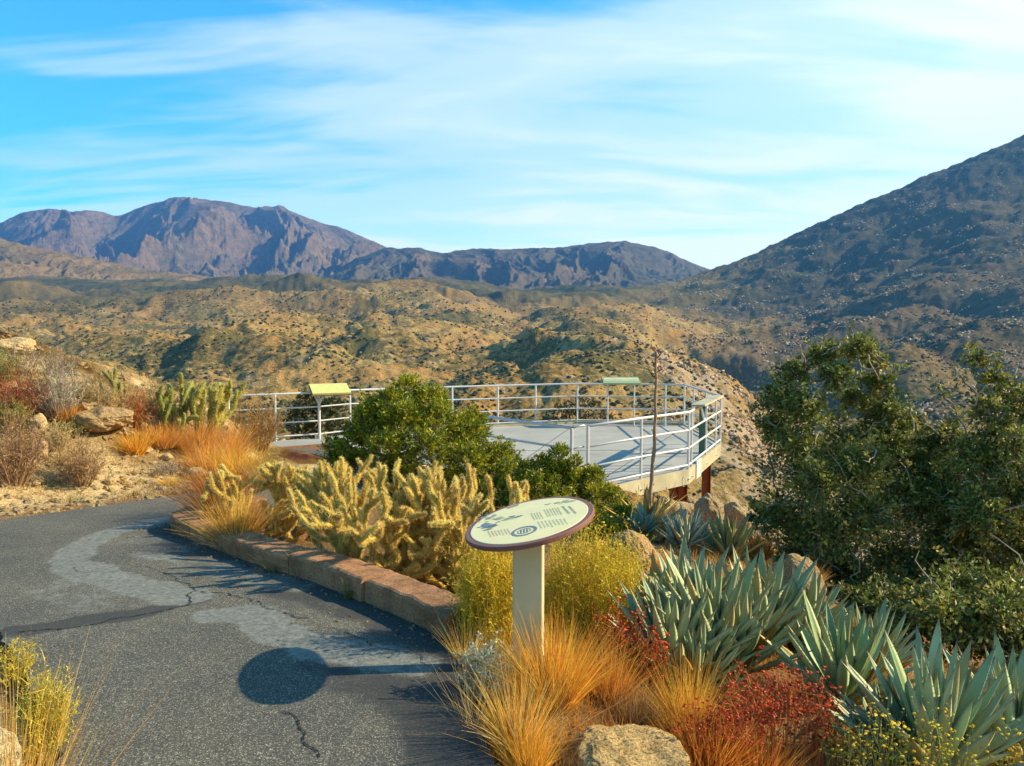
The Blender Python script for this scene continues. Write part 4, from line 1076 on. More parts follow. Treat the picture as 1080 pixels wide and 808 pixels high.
juniper('juniper_bush', 'dark juniper behind the forked post of the walkway railing', tuple(base), BL([(322, 428, 16), (340, 440, 18), (312, 445, 14), (335, 418, 8), (355, 452, 14), (322, 460, 18), (350, 430, 12), (378, 452, 14)], 20.3), 33, n_tw=60, spr=8, px=2.0, pal=[(.06, .08, .02), (.045, .07, .015), (.08, .095, .02), (.05, .06, .02)])
base = AT(612, 470, 25.0); base[2] = G1(base[0], base[1])
juniper('juniper_bush', 'low dark bush seen through the back railing of the deck', tuple(base), BL([(612, 428, 13), (592, 436, 12), (628, 434, 13), (605, 446, 18), (580, 446, 10), (640, 446, 12)], 25), 34, n_tw=30, spr=7, px=2.4, pal=[(.10, .10, .04), (.07, .08, .03), (.12, .11, .05), (.06, .07, .03)])

# big scrub oaks
oA = [(868, 372, 22, .2), (905, 366, 24, 0), (925, 380, 16, .2), (842, 392, 22, .1), (880, 395, 22, -.2), (822, 420, 26, 0), (850, 430, 26, -.3), (812, 450, 22, .1), (838, 468, 30, -.3), (880, 440, 14, .2), (935, 432, 24, .1), (918, 455, 22, .3), (815, 495, 28, 0), (860, 505, 36, -.5), (905, 490, 36, -.4), (945, 480, 32, .2), (825, 545, 34, -.1), (870, 560, 38, -.5), (915, 545, 40, -.5), (955, 525, 38, -.1), (845, 590, 32, 0), (895, 605, 34, -.1), (940, 590, 38, .2), (965, 560, 36, .3), (985, 480, 26, .4), (800, 540, 18, .2), (875, 480, 30, .6), (930, 520, 40, .8), (860, 560, 40, .8), (975, 468, 24, .2), (952, 440, 18, .2), (985, 500, 34, 0), (1000, 462, 22, .1), (1005, 560, 36, -.3), (980, 600, 38, -.4), (962, 450, 18, .2), (960, 640, 34, -.8), (928, 402, 20, .1), (902, 420, 22, .2), (942, 468, 28, 0), (975, 515, 32, .1), (890, 460, 26, .3), (850, 618, 26, -.4), (905, 636, 28, -1.2), (935, 640, 30, -1.5)]
base = AT(925, 640, 8.2); base[2] = G1(base[0], base[1])
oak('scrub_oak', 'gnarled scrub oak with a leaning crown and bare grey limbs, beside the canyon', tuple(base), BL(oA, 8.2), 41, bare=(9, 12, 23))
oB = [(1030, 380, 16, .2), (1012, 395, 14, 0), (1052, 400, 20, .1), (1075, 420, 22, 0), (1040, 430, 22, -.1), (1010, 440, 16, .3), (1062, 462, 32, -.1), (1100, 440, 34, .2), (1030, 485, 34, 0), (1075, 510, 38, -.3), (1115, 500, 45, 0), (1035, 540, 40, -.3), (1080, 570, 44, -.3), (1120, 580, 48, 0), (1005, 530, 32, .1), (1010, 585, 40, 0), (1050, 620, 40, -.1), (990, 630, 34, .1), (1100, 640, 46, 0), (950, 640, 30, .2), (1010, 655, 30, .2), (1140, 540, 45, 0), (1060, 520, 40, .8), (1020, 590, 45, .9), (992, 410, 14, .3), (965, 650, 34, -1.6), (1000, 650, 36, -1.9), (1040, 660, 38, -2.0), (1080, 672, 42, -2.1), (1120, 690, 40, -2.2), (1010, 620, 34, -1.2), (1060, 630, 34, -1.5)]
base = AT(1045, 660, 7.7); base[2] = G1(base[0], base[1])
oak('scrub_oak', 'wider dark scrub oak with sparse twiggy top, behind the nearest agaves', tuple(base), BL(oB, 7.7), 42, bare=(1, 5, 24))

# agaves
GR = 'blue grey agaves growing beside the oak'
agave('agave with bolt upright leaves at the back of the big clump', 722, 672, 84, 51, D=4.75)
agave('broad agave in the middle of the big clump, yellowing leaves at its heart', 752, 702, 100, 52, D=4.25, n=58, dead=9)
agave('agave at the edge of the big clump nearest the orange grass', 708, 712, 90, 53, D=4.15, n=46)
agave('agave rosette leaning out of the big clump towards the oaks', 800, 690, 92, 54, D=4.5, n=52, lean=(.12, 0), dead=10)
agave('agave between the big clump and the wide flat one, with browned tips', 846, 688, 74, 55, D=4.6, n=46, dead=8)
agave('wide agave with broad green leaves and one orange dead leaf', 886, 744, 94, 56, D=3.95, n=40, col=(.28, .38, .16), dead=6)
agave('agave with many narrow tips in front of the dark oak trunk', 918, 715, 66, 57, D=4.5, n=44, dead=8, col=(.28, .35, .18))
agave('largest agave, with long pale leaves fanned behind the yellow flowers', 985, 822, 126, 58, D=3.4, n=58, col=(.31, .40, .21), dead=4)
agave('agave with steep pale leaves at the corner under the oaks', 1066, 815, 118, 59, D=3.5, n=52, col=(.31, .40, .21))
agave('small agave half hidden by the grass beside the largest one', 935, 800, 70, 60, D=3.6, n=31, dead=5, col=(.25, .35, .2))
agave('pale grey agave growing in front of the tan rocks', 722, 580, 38, 61, D=7.5, n=49, col=(.30, .38, .30), dead=2)
agave('slender dark green agave next to the pale grey one', 768, 592, 44, 62, D=7.2, n=28, W=.15, col=(.16, .20, .06), dead=4)
agave('bluish young agave at the foot of the dried flowering one', 678, 566, 28, 63, D=8.0, n=19, W=.24, col=(.14, .27, .22), dead=0)
agave('agave low at the front of the big clump, half buried in orange grass', 735, 728, 70, 65, n=40, dead=12)
agave('agave wedged between the middle rosettes with dry straw coloured blades', 778, 712, 78, 66, n=40, dead=16)
agave('agave at the very edge of the big clump above the red stems', 690, 668, 66, 68, n=36, dead=6)
# dead flowering agave with its stalk
c = on_ground(684, 556); DD = c[1]
t = agave('dried straw yellow agave with a tall bare flower stalk in front of the deck', 684, 556, 46, 64, D=9.2, n=0, dead=46, deadc=(.72, .50, .16), name='dead_agave')
bb = Buf(); a0 = np.array([0.02, 0, .1]); P = [a0 + 0.0, AT(686, 520, DD) - c, AT(690, 470, DD) - c, AT(691.5, 420, DD) - c, AT(692, 372, DD) - c]
P = catmull(P, 26); P[:, 0] += .004 * np.sin(np.arange(26) * 1.3)
tube(bb, P, np.linspace(.024, .013, 26) * (1 + .12 * np.sin(np.arange(26) * 2.1)), 8, (1.5, 1.1, .8))
rng = R(7)
for k in range(3, 26, 1):
    a = rng.uniform(0, 6.28); d = np.array([math.cos(a), math.sin(a), .8]); tube(bb, [P[k], P[k] + d * rng.uniform(.02, .05)], [.009, .003], 4, (.7, .5, .34))
for k in range(8):
    a = rng.uniform(0, 6.28); d = np.array([math.cos(a), math.sin(a) * .5, rng.uniform(.5, 1.2)]); s = P[25 - (k % 6)]
    tube(bb, [s, s + d * .05, s + d * rng.uniform(.06, .09) + (0, 0, .02)], [.008, .006, .003], 4, (.62, .42, .28))
_pl(bb, 'flower_stalk', M_BARK, t, True)
# a few dried rosette leaves standing up
b_ = Buf(); rng = R(71); n = 300; dr = norm(rng.normal(size=(n, 3)) * [1, 1, .2] + [0, 0, .75]); ribbons(b_, np.zeros((n, 3)) + [0, 0, .02], dr, rng.uniform(.2, .44, n), .032, jit((.74, .54, .2), n, rng), .6, 5, rng, tip=.05); _pl(b_, 'dead_leaves', M_GRASS, t)

# rocks below and beside the deck
RG = 'tan boulders piled below the deck'
boulder('upright tan boulder directly under the outer deck column', 747, 556, 34, 38, 81, D=11.0)
boulder('tan boulder at the edge of the pile beside the oak', 775, 560, 36, 34, 82, D=10.6)
boulder('flat pale slab of rock lying below the deck fascia', 720, 545, 48, 16, 83, D=12.0, col=(1.3, 1.25, 1.15), sink=.5)
boulder('round boulder behind the dried agave', 702, 545, 28, 24, 84, D=11.5)
boulder('low boulder below the rust brown columns', 730, 566, 40, 22, 85, D=9.8)
boulder('small wedge of rock at the deck corner', 792, 575, 24, 20, 86, D=9.6)
boulder('large rounded speckled boulder behind the yellow shrub', 665, 606, 62, 52, 87, D=6.9, col=(1.15, 1.0, .8), planes=3, rough=.12)
boulder('long granite boulder lying among the orange grasses', 660, 826, 150, 60, 88, D=3.35, col=(1.35, 1.25, .95), sink=.3, planes=5, rough=.2)
boulder('small boulder at the front of the long granite one', 641, 828, 60, 26, 89, D=3.05, col=(1.4, 1.25, .9), sink=.4)
boulder('tan rock mass in the shade under the oak', 838, 640, 70, 60, 90, D=6.6, col=(.95, .9, .8))
boulder('leaning tan slab between the oak and the big agave clump', 868, 612, 60, 50, 91, D=7.4, col=(.95, .88, .8))
# rocks by the path, on the near edge
boulder('pale speckled rock behind the near yellow broom', -44, 860, 150, 120, 92, D=2.75, col=(1.5, 1.75, 2.1), sink=.35, planes=2, rough=.1, depth=.7)
#boulder('pale rock at the very edge of the asphalt', -22, 745, 80, 90, 93, D=3.1, col=(1.6, 1.5, 1.3), sink=.2)

# bank rocks
WC = (1.45, 1.4, 1.28)
for i, (px, py, w_, h_, lb) in enumerate([
    (14, 372, 50, 18, 'pale rounded rock on the very top of the bank'), (110, 452, 66, 24, 'flat tan rock ledge jutting from the bank above the reddish shrub'),
    (40, 455, 26, 20, 'white rock beside the purple brown shrub'), (44, 483, 20, 22, 'white rock below the purple brown shrub'), (57, 484, 12, 7, 'small white stone in the middle of the bank'),
    (38, 512, 13, 6, 'small white stone at the foot of the bank'), (116, 512, 13, 9, 'angular white stone near the asphalt'), (60, 508, 7, 4, 'tiny white stone beside the path sand'),
    (206, 505, 24, 14, 'pale block of stone at the end of the bank'), (153, 478, 16, 8, 'pale stone under the orange tuft'), (176, 486, 14, 8, 'pale flat stone halfway up the slope'),
    (143, 523, 7, 5, 'dark pebble on the sand by the path'), (95, 438, 36, 18, 'tan rock between the shrubs on the crest'), (224, 503, 16, 10, 'chip of pale stone under the golden grass')]):
    boulder(lb, px, py, w_, h_, 200 + i, col=WC if 'white' in lb or 'pale' in lb else ((.4, .3, .25) if 'dark' in lb else (1.1, 1.0, .85)), sub=3 if w_ < 30 else 5, sink=.35, name='stone' if w_ < 30 else 'boulder', cat='stone' if w_ < 30 else 'boulder')

# bank shrubs
S_ = [
    ('grey green shrub crowning the top of the bank', 25, 400, 70, 34, GREY, [OLIVE, (.26, .22, .07)], 70, 3.5),
    ('rust red shrub near the crest of the bank', 18, 442, 74, 52, RUST, [(.36, .10, .04), (.28, .10, .06)], 90, 6),
    ('yellow green shrub in front of the rust red one', 15, 458, 40, 36, OLIVE, [(.32, .30, .04), (.22, .22, .04)], 60, 6),
    ('bare twiggy grey shrub on the crest', 62, 398, 46, 26, GREY, [GREY, (.28, .20, .12)], 60, 2),
    ('large pale grey twiggy shrub on the bank', 62, 442, 54, 50, (.46, .38, .28), [(.42, .34, .24), (.36, .30, .18)], 120, 4),
    ('yellow green broom shrub near the crest', 86, 434, 30, 26, OLIVE, [(.40, .34, .04)], 60, 6),
    ('dusty tan shrub beside the cholla stalks', 100, 438, 40, 34, TAN, [(.46, .30, .12), GREY], 70, 4),
    ('orange red shrub above the rock ledge', 142, 450, 44, 34, RUST, [(.50, .19, .05), (.40, .2, .08)], 80, 5),
    ('purple brown shrub at the foot of the bank', 14, 510, 78, 66, MAUVE, [(.32, .15, .07), (.44, .27, .13), (.5, .34, .16)], 130, 7),
    ('low reddish brown shrub above the path', 86, 512, 60, 44, MAUVE, [(.46, .28, .11), (.50, .34, .15)], 100, 6),
    ('feathery brown shrub between the bank and the railing', 272, 476, 62, 54, (.34, .20, .08), [(.36, .21, .07), (.44, .27, .08)], 120, 5),
    ('low olive shrublet on the sandy slope', 70, 462, 44, 18, OLIVE, [(.30, .26, .08)], 60, 3),
    ('grey tuft of dry twigs on the slope', 175, 500, 36, 12, GREY, [(.42, .34, .2)], 50, 2),
    ('golden brown shrub behind the rock ledge', 118, 445, 50, 30, TAN, [(.55, .36, .12), (.5, .28, .08)], 90, 6),
    ('tan shrub at the far crest between two chollas', 160, 436, 60, 26, TAN, [(.52, .34, .13), (.4, .3, .12)], 90, 5),
    ('straw coloured shrub beside the purple brown one', 58, 478, 40, 30, TAN, [(.60, .44, .18)], 70, 5),
    ('greenish shrub beside the top rock', -8, 408, 60, 40, OLIVE, [(.34, .28, .08)], 90, 6),
    ('low golden shrub on the crest above the white stones', 44, 416, 44, 22, TAN, [(.6, .42, .14), (.44, .36, .08)], 80, 6),
]
for i, (lb, px, py, w_, h_, st, lf, n, l) in enumerate(S_):
    shrub('shrub', lb, 'shrub', px, py, w_ * 1.12, h_ * 1.15, st, lf, 300 + i, n=n, tw=9, lf=int(l), lsz=.02)
G_ = [
    ('wide peach grass bank below the crowded cholla', 170, 470, 60, 24, [(.66, .38, .13), ORANGE]), ('straw grass tuft on the slope beside the white stones', 72, 490, 30, 20, [STRAW, TAN]),
    ('ragged orange grass along the end of the bank', 222, 500, 50, 34, [ORANGE, (.66, .38, .13)]), ('golden tuft on the verge sand', 180, 512, 30, 12, [GOLD, STRAW]),
    ('orange grass tuft under the rock ledge', 142, 478, 34, 26, [ORANGE, GOLD]), ('small orange grass tuft below the crest', 72, 446, 26, 22, [ORANGE, (.5, .22, .05)]),
    ('peach coloured grass in front of the crowded cholla', 205, 478, 44, 36, [(.62, .36, .14), ORANGE]), ('peach coloured grass beside the feathery brown shrub', 238, 486, 44, 40, [(.66, .38, .13), ORANGE]),
    ('bright golden orange grass mound at the end of the bank', 258, 508, 60, 38, [GOLD, (.75, .38, .05)]),
    ('faded straw grass near the crest', 112, 432, 30, 24, [STRAW, (.6, .4, .15)]), ('rusty orange grass clump at the bend of the kerb', 232, 552, 36, 62, [(.55, .24, .06), RUST]),
    ('orange brown grass over the end of the kerb', 250, 575, 40, 56, [(.50, .23, .07), GOLD]), ('orange grass spilling beside the asphalt bend', 222, 520, 30, 34, [ORANGE, RUST]),
    ('golden grass between the bank and the cactus bed', 285, 515, 40, 30, [GOLD, TAN]),
    ('pale dry grass in front of the cholla with stubby arms', 335, 610, 40, 36, [STRAW, TAN]), ('dry grass wisps under the largest cholla', 300, 606, 50, 28, [TAN, (.4, .25, .1)]),
    ('thin dry weeds in a crack of the kerb', 297, 608, 14, 20, [TAN, (.4, .25, .12)])]
for i, (lb, px, py, w_, h_, cl) in enumerate(G_):
    grass('grass_clump', lb, 'grass', px, py, w_ * 1.25, h_ * 1.2, cl, n=1000 if w_ > 34 else 420, seed=400 + i, wd=.004)
shrub('weed', 'tiny green weed sprouting at the foot of the kerb', 'weed', 366, 641, 22, 26, OLIVE, [(.18, .2, .06)], 430, n=20, tw=5, lf=4, lsz=.012)

# behind and around the sign
YL = [(.80, .56, .02), (.86, .60, .03), (.55, .48, .02)]
shrub('rabbitbrush', 'yellow green rabbitbrush filling the gap between the sign post and the agaves', 'shrub', 622, 682, 128, 120, (.62, .42, .05), YL, 501, n=340, base=.72, dome=.7, up=1.6, tw=11, lf=6, lsz=.014, lw=.3, D=4.55, flower=(.62, .46, .04), fl_n=700, fl_sz=.008)
shrub('rabbitbrush', 'yellow green rabbitbrush between the cholla thicket and the sign post', 'shrub', 516, 680, 84, 110, (.62, .42, .05), YL, 502, n=230, base=.72, dome=.7, up=1.6, tw=10, lf=6, lsz=.014, lw=.3, D=4.5, flower=(.60, .46, .05), fl_n=350, fl_sz=.008)
shrub('rabbitbrush', 'smaller yellowish shrub at the foot of the large rounded boulder', 'shrub', 648, 640, 60, 60, (.58, .38, .05), YL, 503, n=130, base=.72, dome=.7, up=1.6, tw=10, lf=6, lsz=.016, lw=.3, D=5.6)
shrub('brittlebush', 'silvery grey green brittlebush at the end of the kerb', 'shrub', 510, 742, 64, 66, (.40, .36, .26), [(.42, .46, .34), (.34, .40, .28), (.5, .5, .38)], 504, n=60, tw=8, lf=7, lsz=.018, lw=.5, D=3.75)
GG = [
    ('bright orange grass tuft at the foot of the sign post', 585, 745, 76, 112, [ORANGE, GOLD, (.72, .36, .05)], 620, 3.55, .0045),
    ('long golden grass blades leaning in front of the brittlebush', 548, 795, 60, 110, [GOLD, STRAW, ORANGE], 330, 3.2, .0045),
    ('orange grass bordering the edge of the asphalt', 560, 820, 50, 70, [ORANGE, GOLD], 300, 3.05, .004),
    ('orange brown grass between the sign post and the agave clump', 640, 740, 70, 80, [(.52, .24, .06), ORANGE], 520, 3.9, .004),
    ('faded brown grass behind the long granite boulder', 668, 760, 80, 50, [(.44, .25, .09), TAN], 600, 3.7, .004),
    ('golden grass tuft in front of the big agave clump', 728, 775, 56, 96, [GOLD, ORANGE, (.66, .4, .07)], 440, 3.5, .004),
    ('fiery orange grass beside the long granite boulder', 745, 820, 90, 84, [ORANGE, (.6, .2, .04)], 600, 3.15, .0042),
    ('dense orange grass at the front between granite and red flowers', 800, 830, 80, 70, [(.62, .28, .05), (.6, .2, .04)], 450, 3.1, .0042),
    ('rusty grass under the wide agave', 790, 745, 60, 50, [(.5, .2, .06), TAN], 300, 3.7, .004),
    ('reddish grass behind the post of the oval sign', 655, 690, 60, 60, [(.56, .24, .07), (.5, .15, .05)], 420, 4.5, .004),
    ('dry orange grass on the slope behind the big agave clump', 690, 605, 70, 30, [(.60, .32, .09), ORANGE], 500, 6.4, .004),
    ('dry orange grass between the pale agave and the rocks', 745, 610, 60, 30, [(.60, .34, .10), TAN], 400, 6.6, .004),
    ('orange grass tuft beside the slender green agave', 800, 600, 40, 36, [ORANGE, RUST], 300, 7.2, .004),
    ('dried grass at the edge of the big clump near the oak', 850, 632, 50, 30, [TAN, ORANGE], 260, 5.8, .004),
    ('straw grass at the end face of the kerb', 492, 700, 30, 64, [STRAW, GOLD], 120, 4.0, .004),
    ('thin straw stems arching over the asphalt edge', 500, 770, 46, 90, [STRAW, (.55, .42, .2)], 60, 3.5, .0035),
]
for i, (lb, px, py, w_, h_, cl, n, D, wd) in enumerate(GG):
    p = AT(px, py, D); p2 = G1(p[0], p[1])
    g = grass('grass_clump', lb, 'grass', px, py, w_, h_, cl, n=int(n * 1.7), seed=520 + i, wd=wd, D=D, seg=4, bend=.17, spread=.42); g.location[2] = p2
RD = [(.50, .085, .004), (.58, .16, .01), (.40, .05, .003)]
def buck(label, px, py, w_, h_, seed, D, n=60, stem=(.58, .20, .06), fl=(.50, .055, .003), fn=260, fs=.0065, name='buckwheat', cat='wildflower', lf=1, leaf=RD, lsz=.01):
    p = AT(px, py, D); g = G1(p[0], p[1])
    t = shrub(name, label, cat, px, py, w_, h_, stem, leaf, seed, n=n, tw=5, lf=lf, lsz=lsz, D=D, flower=fl, fl_n=fn, fl_sz=fs, lower=.5, base=.6, dome=.66, up=1.5)
    t.location[2] = g; return t
buck('red buckwheat with clustered flower heads in front of the wide agave', 830, 808, 130, 104, 601, 3.35, n=100, fn=480)
buck('red buckwheat beside the golden grass of the big clump', 780, 808, 90, 96, 602, 3.45, n=70, fn=360)
buck('deep red buckwheat at the bottom between the grasses', 745, 812, 90, 60, 603, 3.2, n=90, fn=330)
buck('red twiggy buckwheat behind the sign post', 655, 715, 70, 84, 604, 4.1, n=60, fn=150, fs=.008)
buck('red stems standing against the agave clump', 690, 738, 50, 76, 605, 3.9, n=34, fn=90, fs=.008)
buck('low red buckwheat near the corner with the yellow flowers', 880, 820, 70, 60, 606, 3.15, n=40, fn=120)
YF = (.72, .50, .02)
buck('bright yellow flowering weed in front of the largest agave', 990, 875, 130, 120, 611, 3.05, n=60, stem=(.40, .34, .10), fl=YF, fn=300, fs=.0055, name='yellow_wildflower', leaf=[(.3, .3, .06)], lf=2)
buck('yellow flowering weed near the red buckwheat', 920, 862, 80, 104, 612, 3.1, n=36, stem=(.42, .34, .10), fl=YF, fn=150, fs=.0055, name='yellow_wildflower', leaf=[(.3, .3, .06)], lf=2)
buck('sparse yellow flowers between agave and red stems', 893, 838, 60, 72, 613, 3.3, n=24, stem=(.42, .32, .10), fl=YF, fn=90, fs=.0055, name='yellow_wildflower', leaf=[(.3, .3, .06)], lf=2)
buck('yellow flowers in the corner under the oaks', 1060, 860, 70, 90, 614, 3.1, n=26, stem=(.40, .34, .10), fl=YF, fn=80, fs=.0055, name='yellow_wildflower', leaf=[(.3, .3, .06)], lf=2)

# near corner: yellow green broom and straw grass by the pale rock
for lb, px, py, w_, h_, D, n, sd in (('yellow green broom growing over the asphalt edge', 50, 800, 76, 100, 2.95, 130, 701), ('thin yellow broom behind the pale rock', 18, 722, 50, 50, 3.15, 46, 702)):
    p = AT(px, py, D); t = shrub('broom', lb, 'shrub', px, py, w_, h_, (.60, .44, .07), [(.60, .50, .04), (.70, .52, .06), (.42, .38, .04)], sd, n=n, tw=8, lf=4, lsz=.014, lw=.28, D=D); t.location[2] = G1(p[0], p[1])
for lb, px, py, w_, h_, D, n, sd, cl in (('straw grass standing in front of the pale rock', 12, 935, 120, 265, 2.6, 380, 703, [GOLD, STRAW, ORANGE]), ('rusty grass at the base of the yellow broom', 46, 860, 40, 100, 2.8, 160, 704, [(.5, .22, .05), GOLD])):
    p = AT(px, py, D); t = grass('grass_clump', lb, 'grass', px, py, w_, h_, cl, n=n, seed=sd, D=D, wd=.0035, seg=4, spread=.05, bend=.06); t.location[2] = G1(p[0], p[1])

# ground cover: short dry grass and pebbles
def carpet(name, label, regions, seed, mt=M_GRASS):
    rng = R(seed); b = Buf()
    for (px0, px1, D0, D1, n, h, cl) in regions:
        px = rng.uniform(px0, px1, n); D = rng.uniform(D0, D1, n); x = (px - 540) / F * D; y = D
        # keep off the asphalt: winding test against the path outline
        inside = in_path(x, y); x, y, D = x[~inside], y[~inside], D[~inside]; m = len(x)
        cl_ = fbm(x * 1.4, y * 1.4, 3, seed) > rng.normal(size=m) * .3 - .15; x, y, D = x[cl_], y[cl_], D[cl_]; m = len(x); bl = 9
        z = ground_z(x, y); O = np.repeat(np.stack([x, y, z - .01], -1), bl, 0) + rng.normal(size=(m * bl, 3)) * [.02, .02, 0]
        dr = rng.normal(size=(m * bl, 3)) * [.5, .5, .1] + [0, 0, 1]; L = h * np.repeat(rng.uniform(.4, 1.2, m), bl) * rng.uniform(.5, 1.1, m * bl)
        c = np.asarray(cl)[rng.randint(len(cl), size=m)]; ribbons(b, O, dr, L, np.maximum(.003, .7 * np.repeat(D, bl) / F), jit(np.repeat(c, bl, 0), m * bl, rng, .3), .3, 2, rng)
    o = b.build(name, mt); o['kind'] = 'stuff'; o['label'] = label; return o
def in_bed_line(x, y): return dist_poly(x, y, CC[::6]) < .3
carpet('dry_grass', 'short dry orange grass carpeting the planted bed', [(480, 900, 2.7, 6.5, 5200, .14, [ORANGE, TAN, (.5, .24, .07)]), (600, 860, 6, 12, 3000, .16, [(.58, .34, .12), TAN, ORANGE]), (880, 1250, 2.6, 6, 3500, .12, [TAN, (.5, .26, .08), ORANGE]), (200, 540, 4.6, 9, 3000, .10, [TAN, (.46, .28, .10), OLIVE])], 801)
carpet('dry_grass', 'thin dry grass and litter scattered over the sandy bank', [(-40, 290, 8.5, 14.5, 2200, .12, [(.50, .36, .16), TAN, (.46, .25, .08), OLIVE])], 802)
def pebbles(name, label, regs, seed):
    rng = R(seed); b = Buf(); V0, T0 = ICO[1]
    for (px0, px1, D0, D1, n, s0, s1, cl) in regs:
        px = rng.uniform(px0, px1, n); D = rng.uniform(D0, D1, n); x = (px - 540) / F * D; k = ~in_path(x, D); k &= ~in_bed_line(x, D); x, D = x[k], D[k]; n = len(x); z = ground_z(x, D)
        S = s0 + (s1 - s0) * rng.uniform(0, 1, n) ** 3; V = V0[None] * (1 + rng.normal(size=(n, len(V0), 1)) * .18) * S[:, None, None] * [1, 1, .65] + np.stack([x, D, z], -1)[:, None]
        c = jit(np.asarray(cl)[rng.randint(len(cl), size=n)], n, rng, .25, .04)
        b.add(V.reshape(-1, 3), None, (T0[None] + np.arange(n)[:, None, None] * len(V0)).reshape(-1, 3), np.repeat(c, len(V0), 0))
    o = b.build(name, M_ROCK); o['kind'] = 'stuff'; o['label'] = label
pebbles('gravel', 'loose pale pebbles on the sandy bank and verge', [(-60, 300, 7.6, 13, 2600, .008, .06, [(1.3, 1.2, 1.0), (1.0, .85, .6), (1.6, 1.5, 1.35)]), (480, 1000, 2.7, 6, 1200, .005, .03, [(1.0, .85, .65), (.8, .6, .45)]), (-80, 60, 2.4, 4.5, 500, .005, .02, [(1.4, 1.3, 1.1)]), (600, 850, 7, 13, 900, .02, .12, [(1.1, .9, .7), (.9, .7, .5)])], 811)

rng = R(5); b_ = Buf(); V0, T0 = ICO[1]; n = 420; tt = rng.randint(0, 215, n); off = -np.abs(rng.normal(size=n)) * .09 - .015
P = CC[tt] + Nn[tt] * off[:, None]; far_ = rng.rand(n) < .25; P[far_] += -Nn[tt][far_] * rng.uniform(.05, .5, (far_.sum(), 1)); S = .002 + .009 * rng.uniform(0, 1, n) ** 4
V = V0[None] * (1 + rng.normal(size=(n, len(V0), 1)) * .2) * S[:, None, None] * [1, 1, .6] + np.column_stack([P, path_z(P[:, 0], P[:, 1]) + .002])[:, None]
b_.add(V.reshape(-1, 3), None, (T0[None] + np.arange(n)[:, None, None] * len(V0)).reshape(-1, 3), np.repeat(jit(np.array([(1.1, .9, .65), (.5, .4, .3), (1.4, 1.2, .9)])[rng.randint(3, size=n)], n, rng, .2, .04), len(V0), 0))
o = b_.build('gravel', M_ROCK); o['kind'] = 'stuff'; o['label'] = 'grit and crumbs collected at the foot of the kerb'

_cats = {}
for _o in bpy.data.objects:
    if _o.parent is None and _o.get('category') and not _o.get('group'): _cats.setdefault(_o['category'], []).append(_o)
_ph = {'agave': 'agaves growing in the planted slope', 'cactus': 'cholla cacti', 'grass': 'clumps of dry grass', 'shrub': 'desert shrubs', 'boulder': 'granite boulders', 'stone': 'loose stones on the bank', 'wildflower': 'dry wildflowers among the grasses', 'tree': 'scrub oaks on the canyon side', 'juniper bush': 'juniper bushes around the deck', 'sign': 'interpretive panels'}
for _k, _l in _cats.items():
    if len(_l) > 1 and _k in _ph:
        for _o in _l: _o['group'] = _ph[_k]
SKYT = (.35, 1.68, 1.88); CLOUD = (9.0, 9.2, 8.4); SKYS = .075; EXPO = 1.05
# ------------------------------------------------------------------ air, light, camera
import mathutils
hz = Buf(); box(hz, (0, 3900, 900), (13000, 12500, 2300)); 
m = bpy.data.materials.new('haze_air'); m.use_nodes = True; nt = m.node_tree; nt.nodes.clear()
o_ = nt.nodes.new('ShaderNodeOutputMaterial'); v_ = nt.nodes.new('ShaderNodeVolumePrincipled'); v_.inputs['Color'].default_value = (.14, .40, .97, 1); v_.inputs['Density'].default_value = 5.6e-5
v_.inputs['Anisotropy'].default_value = .2
nt.links.new(v_.outputs[0], o_.inputs['Volume'])
h = hz.build('haze', m); h['kind'] = 'stuff'; h['label'] = 'thin blue air between the hills and the far mountains'

AZ = math.atan2(.09, 1.0); EL = math.radians(31)
sd = Vector((math.cos(AZ) * math.cos(EL), math.sin(AZ) * math.cos(EL), math.sin(EL)))
L = bpy.data.lights.new('sun', 'SUN'); L.energy = 5.0; L.angle = math.radians(.6); L.color = (1, .85, .55)
lo_ = bpy.data.objects.new('sun', L); COL.objects.link(lo_); lo_.rotation_euler = sd.to_track_quat('Z', 'Y').to_euler()
w = bpy.data.worlds.new('World'); sc.world = w; w.use_nodes = True; nt = w.node_tree; bg = nt.nodes['Background']
sky = nt.nodes.new('ShaderNodeTexSky'); sky.sky_type = 'NISHITA'; sky.sun_disc = False; sky.sun_elevation = EL; sky.sun_rotation = math.atan2(sd.x, sd.y)
sky.altitude = 1000; sky.air_density = 1.0; sky.dust_density = .6; sky.ozone_density = 1.5
tc = nt.nodes.new('ShaderNodeTexCoord').outputs['Generated']
sx = nt.nodes.new('ShaderNodeSeparateXYZ'); nt.links.new(tc, sx.inputs[0])
zz = mth(nt, 'ADD', mth(nt, 'MAXIMUM', sx.outputs[2], 0.0), .22)
cx = nt.nodes.new('ShaderNodeCombineXYZ')
nt.links.new(mth(nt, 'DIVIDE', sx.outputs[0], zz), cx.inputs[0]); nt.links.new(mth(nt, 'DIVIDE', sx.outputs[1], zz), cx.inputs[1])
mp = nt.nodes.new('ShaderNodeMapping'); nt.links.new(cx.outputs[0], mp.inputs[0]); mp.inputs['Rotation'].default_value = (0, 0, math.radians(24)); mp.inputs['Scale'].default_value = (.55, 1.7, 1)
c1 = noise(nt, mp.outputs[0], 1.2, 5, .5, .8)
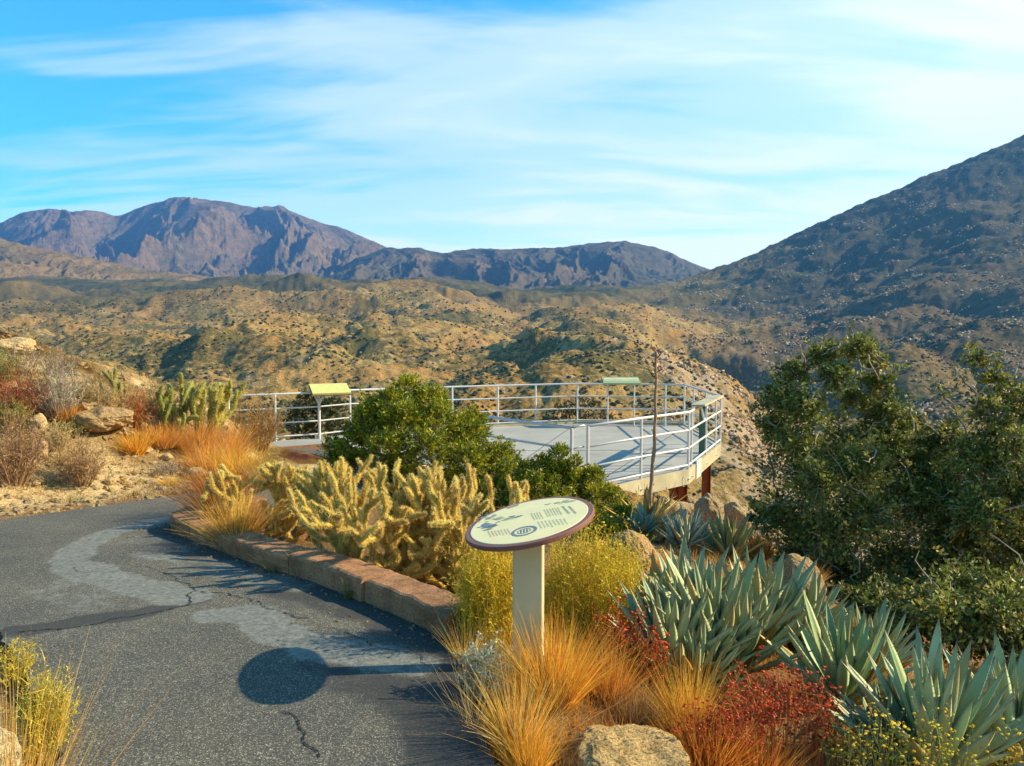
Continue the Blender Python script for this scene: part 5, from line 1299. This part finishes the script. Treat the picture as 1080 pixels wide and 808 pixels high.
mp2 = nt.nodes.new('ShaderNodeMapping'); nt.links.new(cx.outputs[0], mp2.inputs[0]); mp2.inputs['Rotation'].default_value = (0, 0, math.radians(30)); mp2.inputs['Scale'].default_value = (.8, 2.6, 1); mp2.inputs['Location'].default_value = (3, 1, 0)
c2 = noise(nt, mp2.outputs[0], 1.8, 6, .5, .8)
cl = mth(nt, 'ADD', mth(nt, 'MULTIPLY', c1, .68), mth(nt, 'MULTIPLY', c2, .32))
# thicker veil towards the low sky on the sun side
side = mth(nt, 'MULTIPLY', sx.outputs[0], .33)
low = mth(nt, 'MULTIPLY', mth(nt, 'SUBTRACT', .27, sx.outputs[2]), .85)
cl = mth(nt, 'ADD', mth(nt, 'ADD', cl, side), low)
cf = ramp(nt, cl, [(.36, (0, 0, 0)), (.54, (.55, .55, .55)), (.74, (1, 1, 1))], 'EASE')
tint = mix(nt, 1.0, sky.outputs[0], SKYT, 'MULTIPLY')
skyc = mix(nt, mth(nt, 'MULTIPLY', cf, .93), tint, CLOUD)
nt.links.new(skyc, bg.inputs[0]); bg.inputs[1].default_value = SKYS

cam = bpy.data.cameras.new('camera'); co = bpy.data.objects.new('camera', cam); COL.objects.link(co); sc.camera = co
co.location = CAM; co.rotation_euler = (PI / 2 - PITCH, 0, 0); cam.sensor_width = 36; cam.sensor_fit = 'HORIZONTAL'; cam.lens = 36 * F / 1080
cam.clip_start = .05; cam.clip_end = 40000
sc.view_settings.view_transform = 'Standard'; sc.view_settings.look = 'None'; sc.view_settings.gamma = 1; sc.view_settings.use_curve_mapping = False
sc.view_settings.exposure = EXPO
sc.render.engine = 'CYCLES'; cy = sc.cycles
cy.max_bounces = 5; cy.diffuse_bounces = 2; cy.glossy_bounces = 2; cy.transmission_bounces = 3; cy.volume_bounces = 0; cy.transparent_max_bounces = 6
cy.use_adaptive_sampling = True; cy.adaptive_threshold = .012; cy.use_denoising = True; cy.sample_clamp_indirect = 6
cy.caustics_reflective = False; cy.caustics_refractive = False
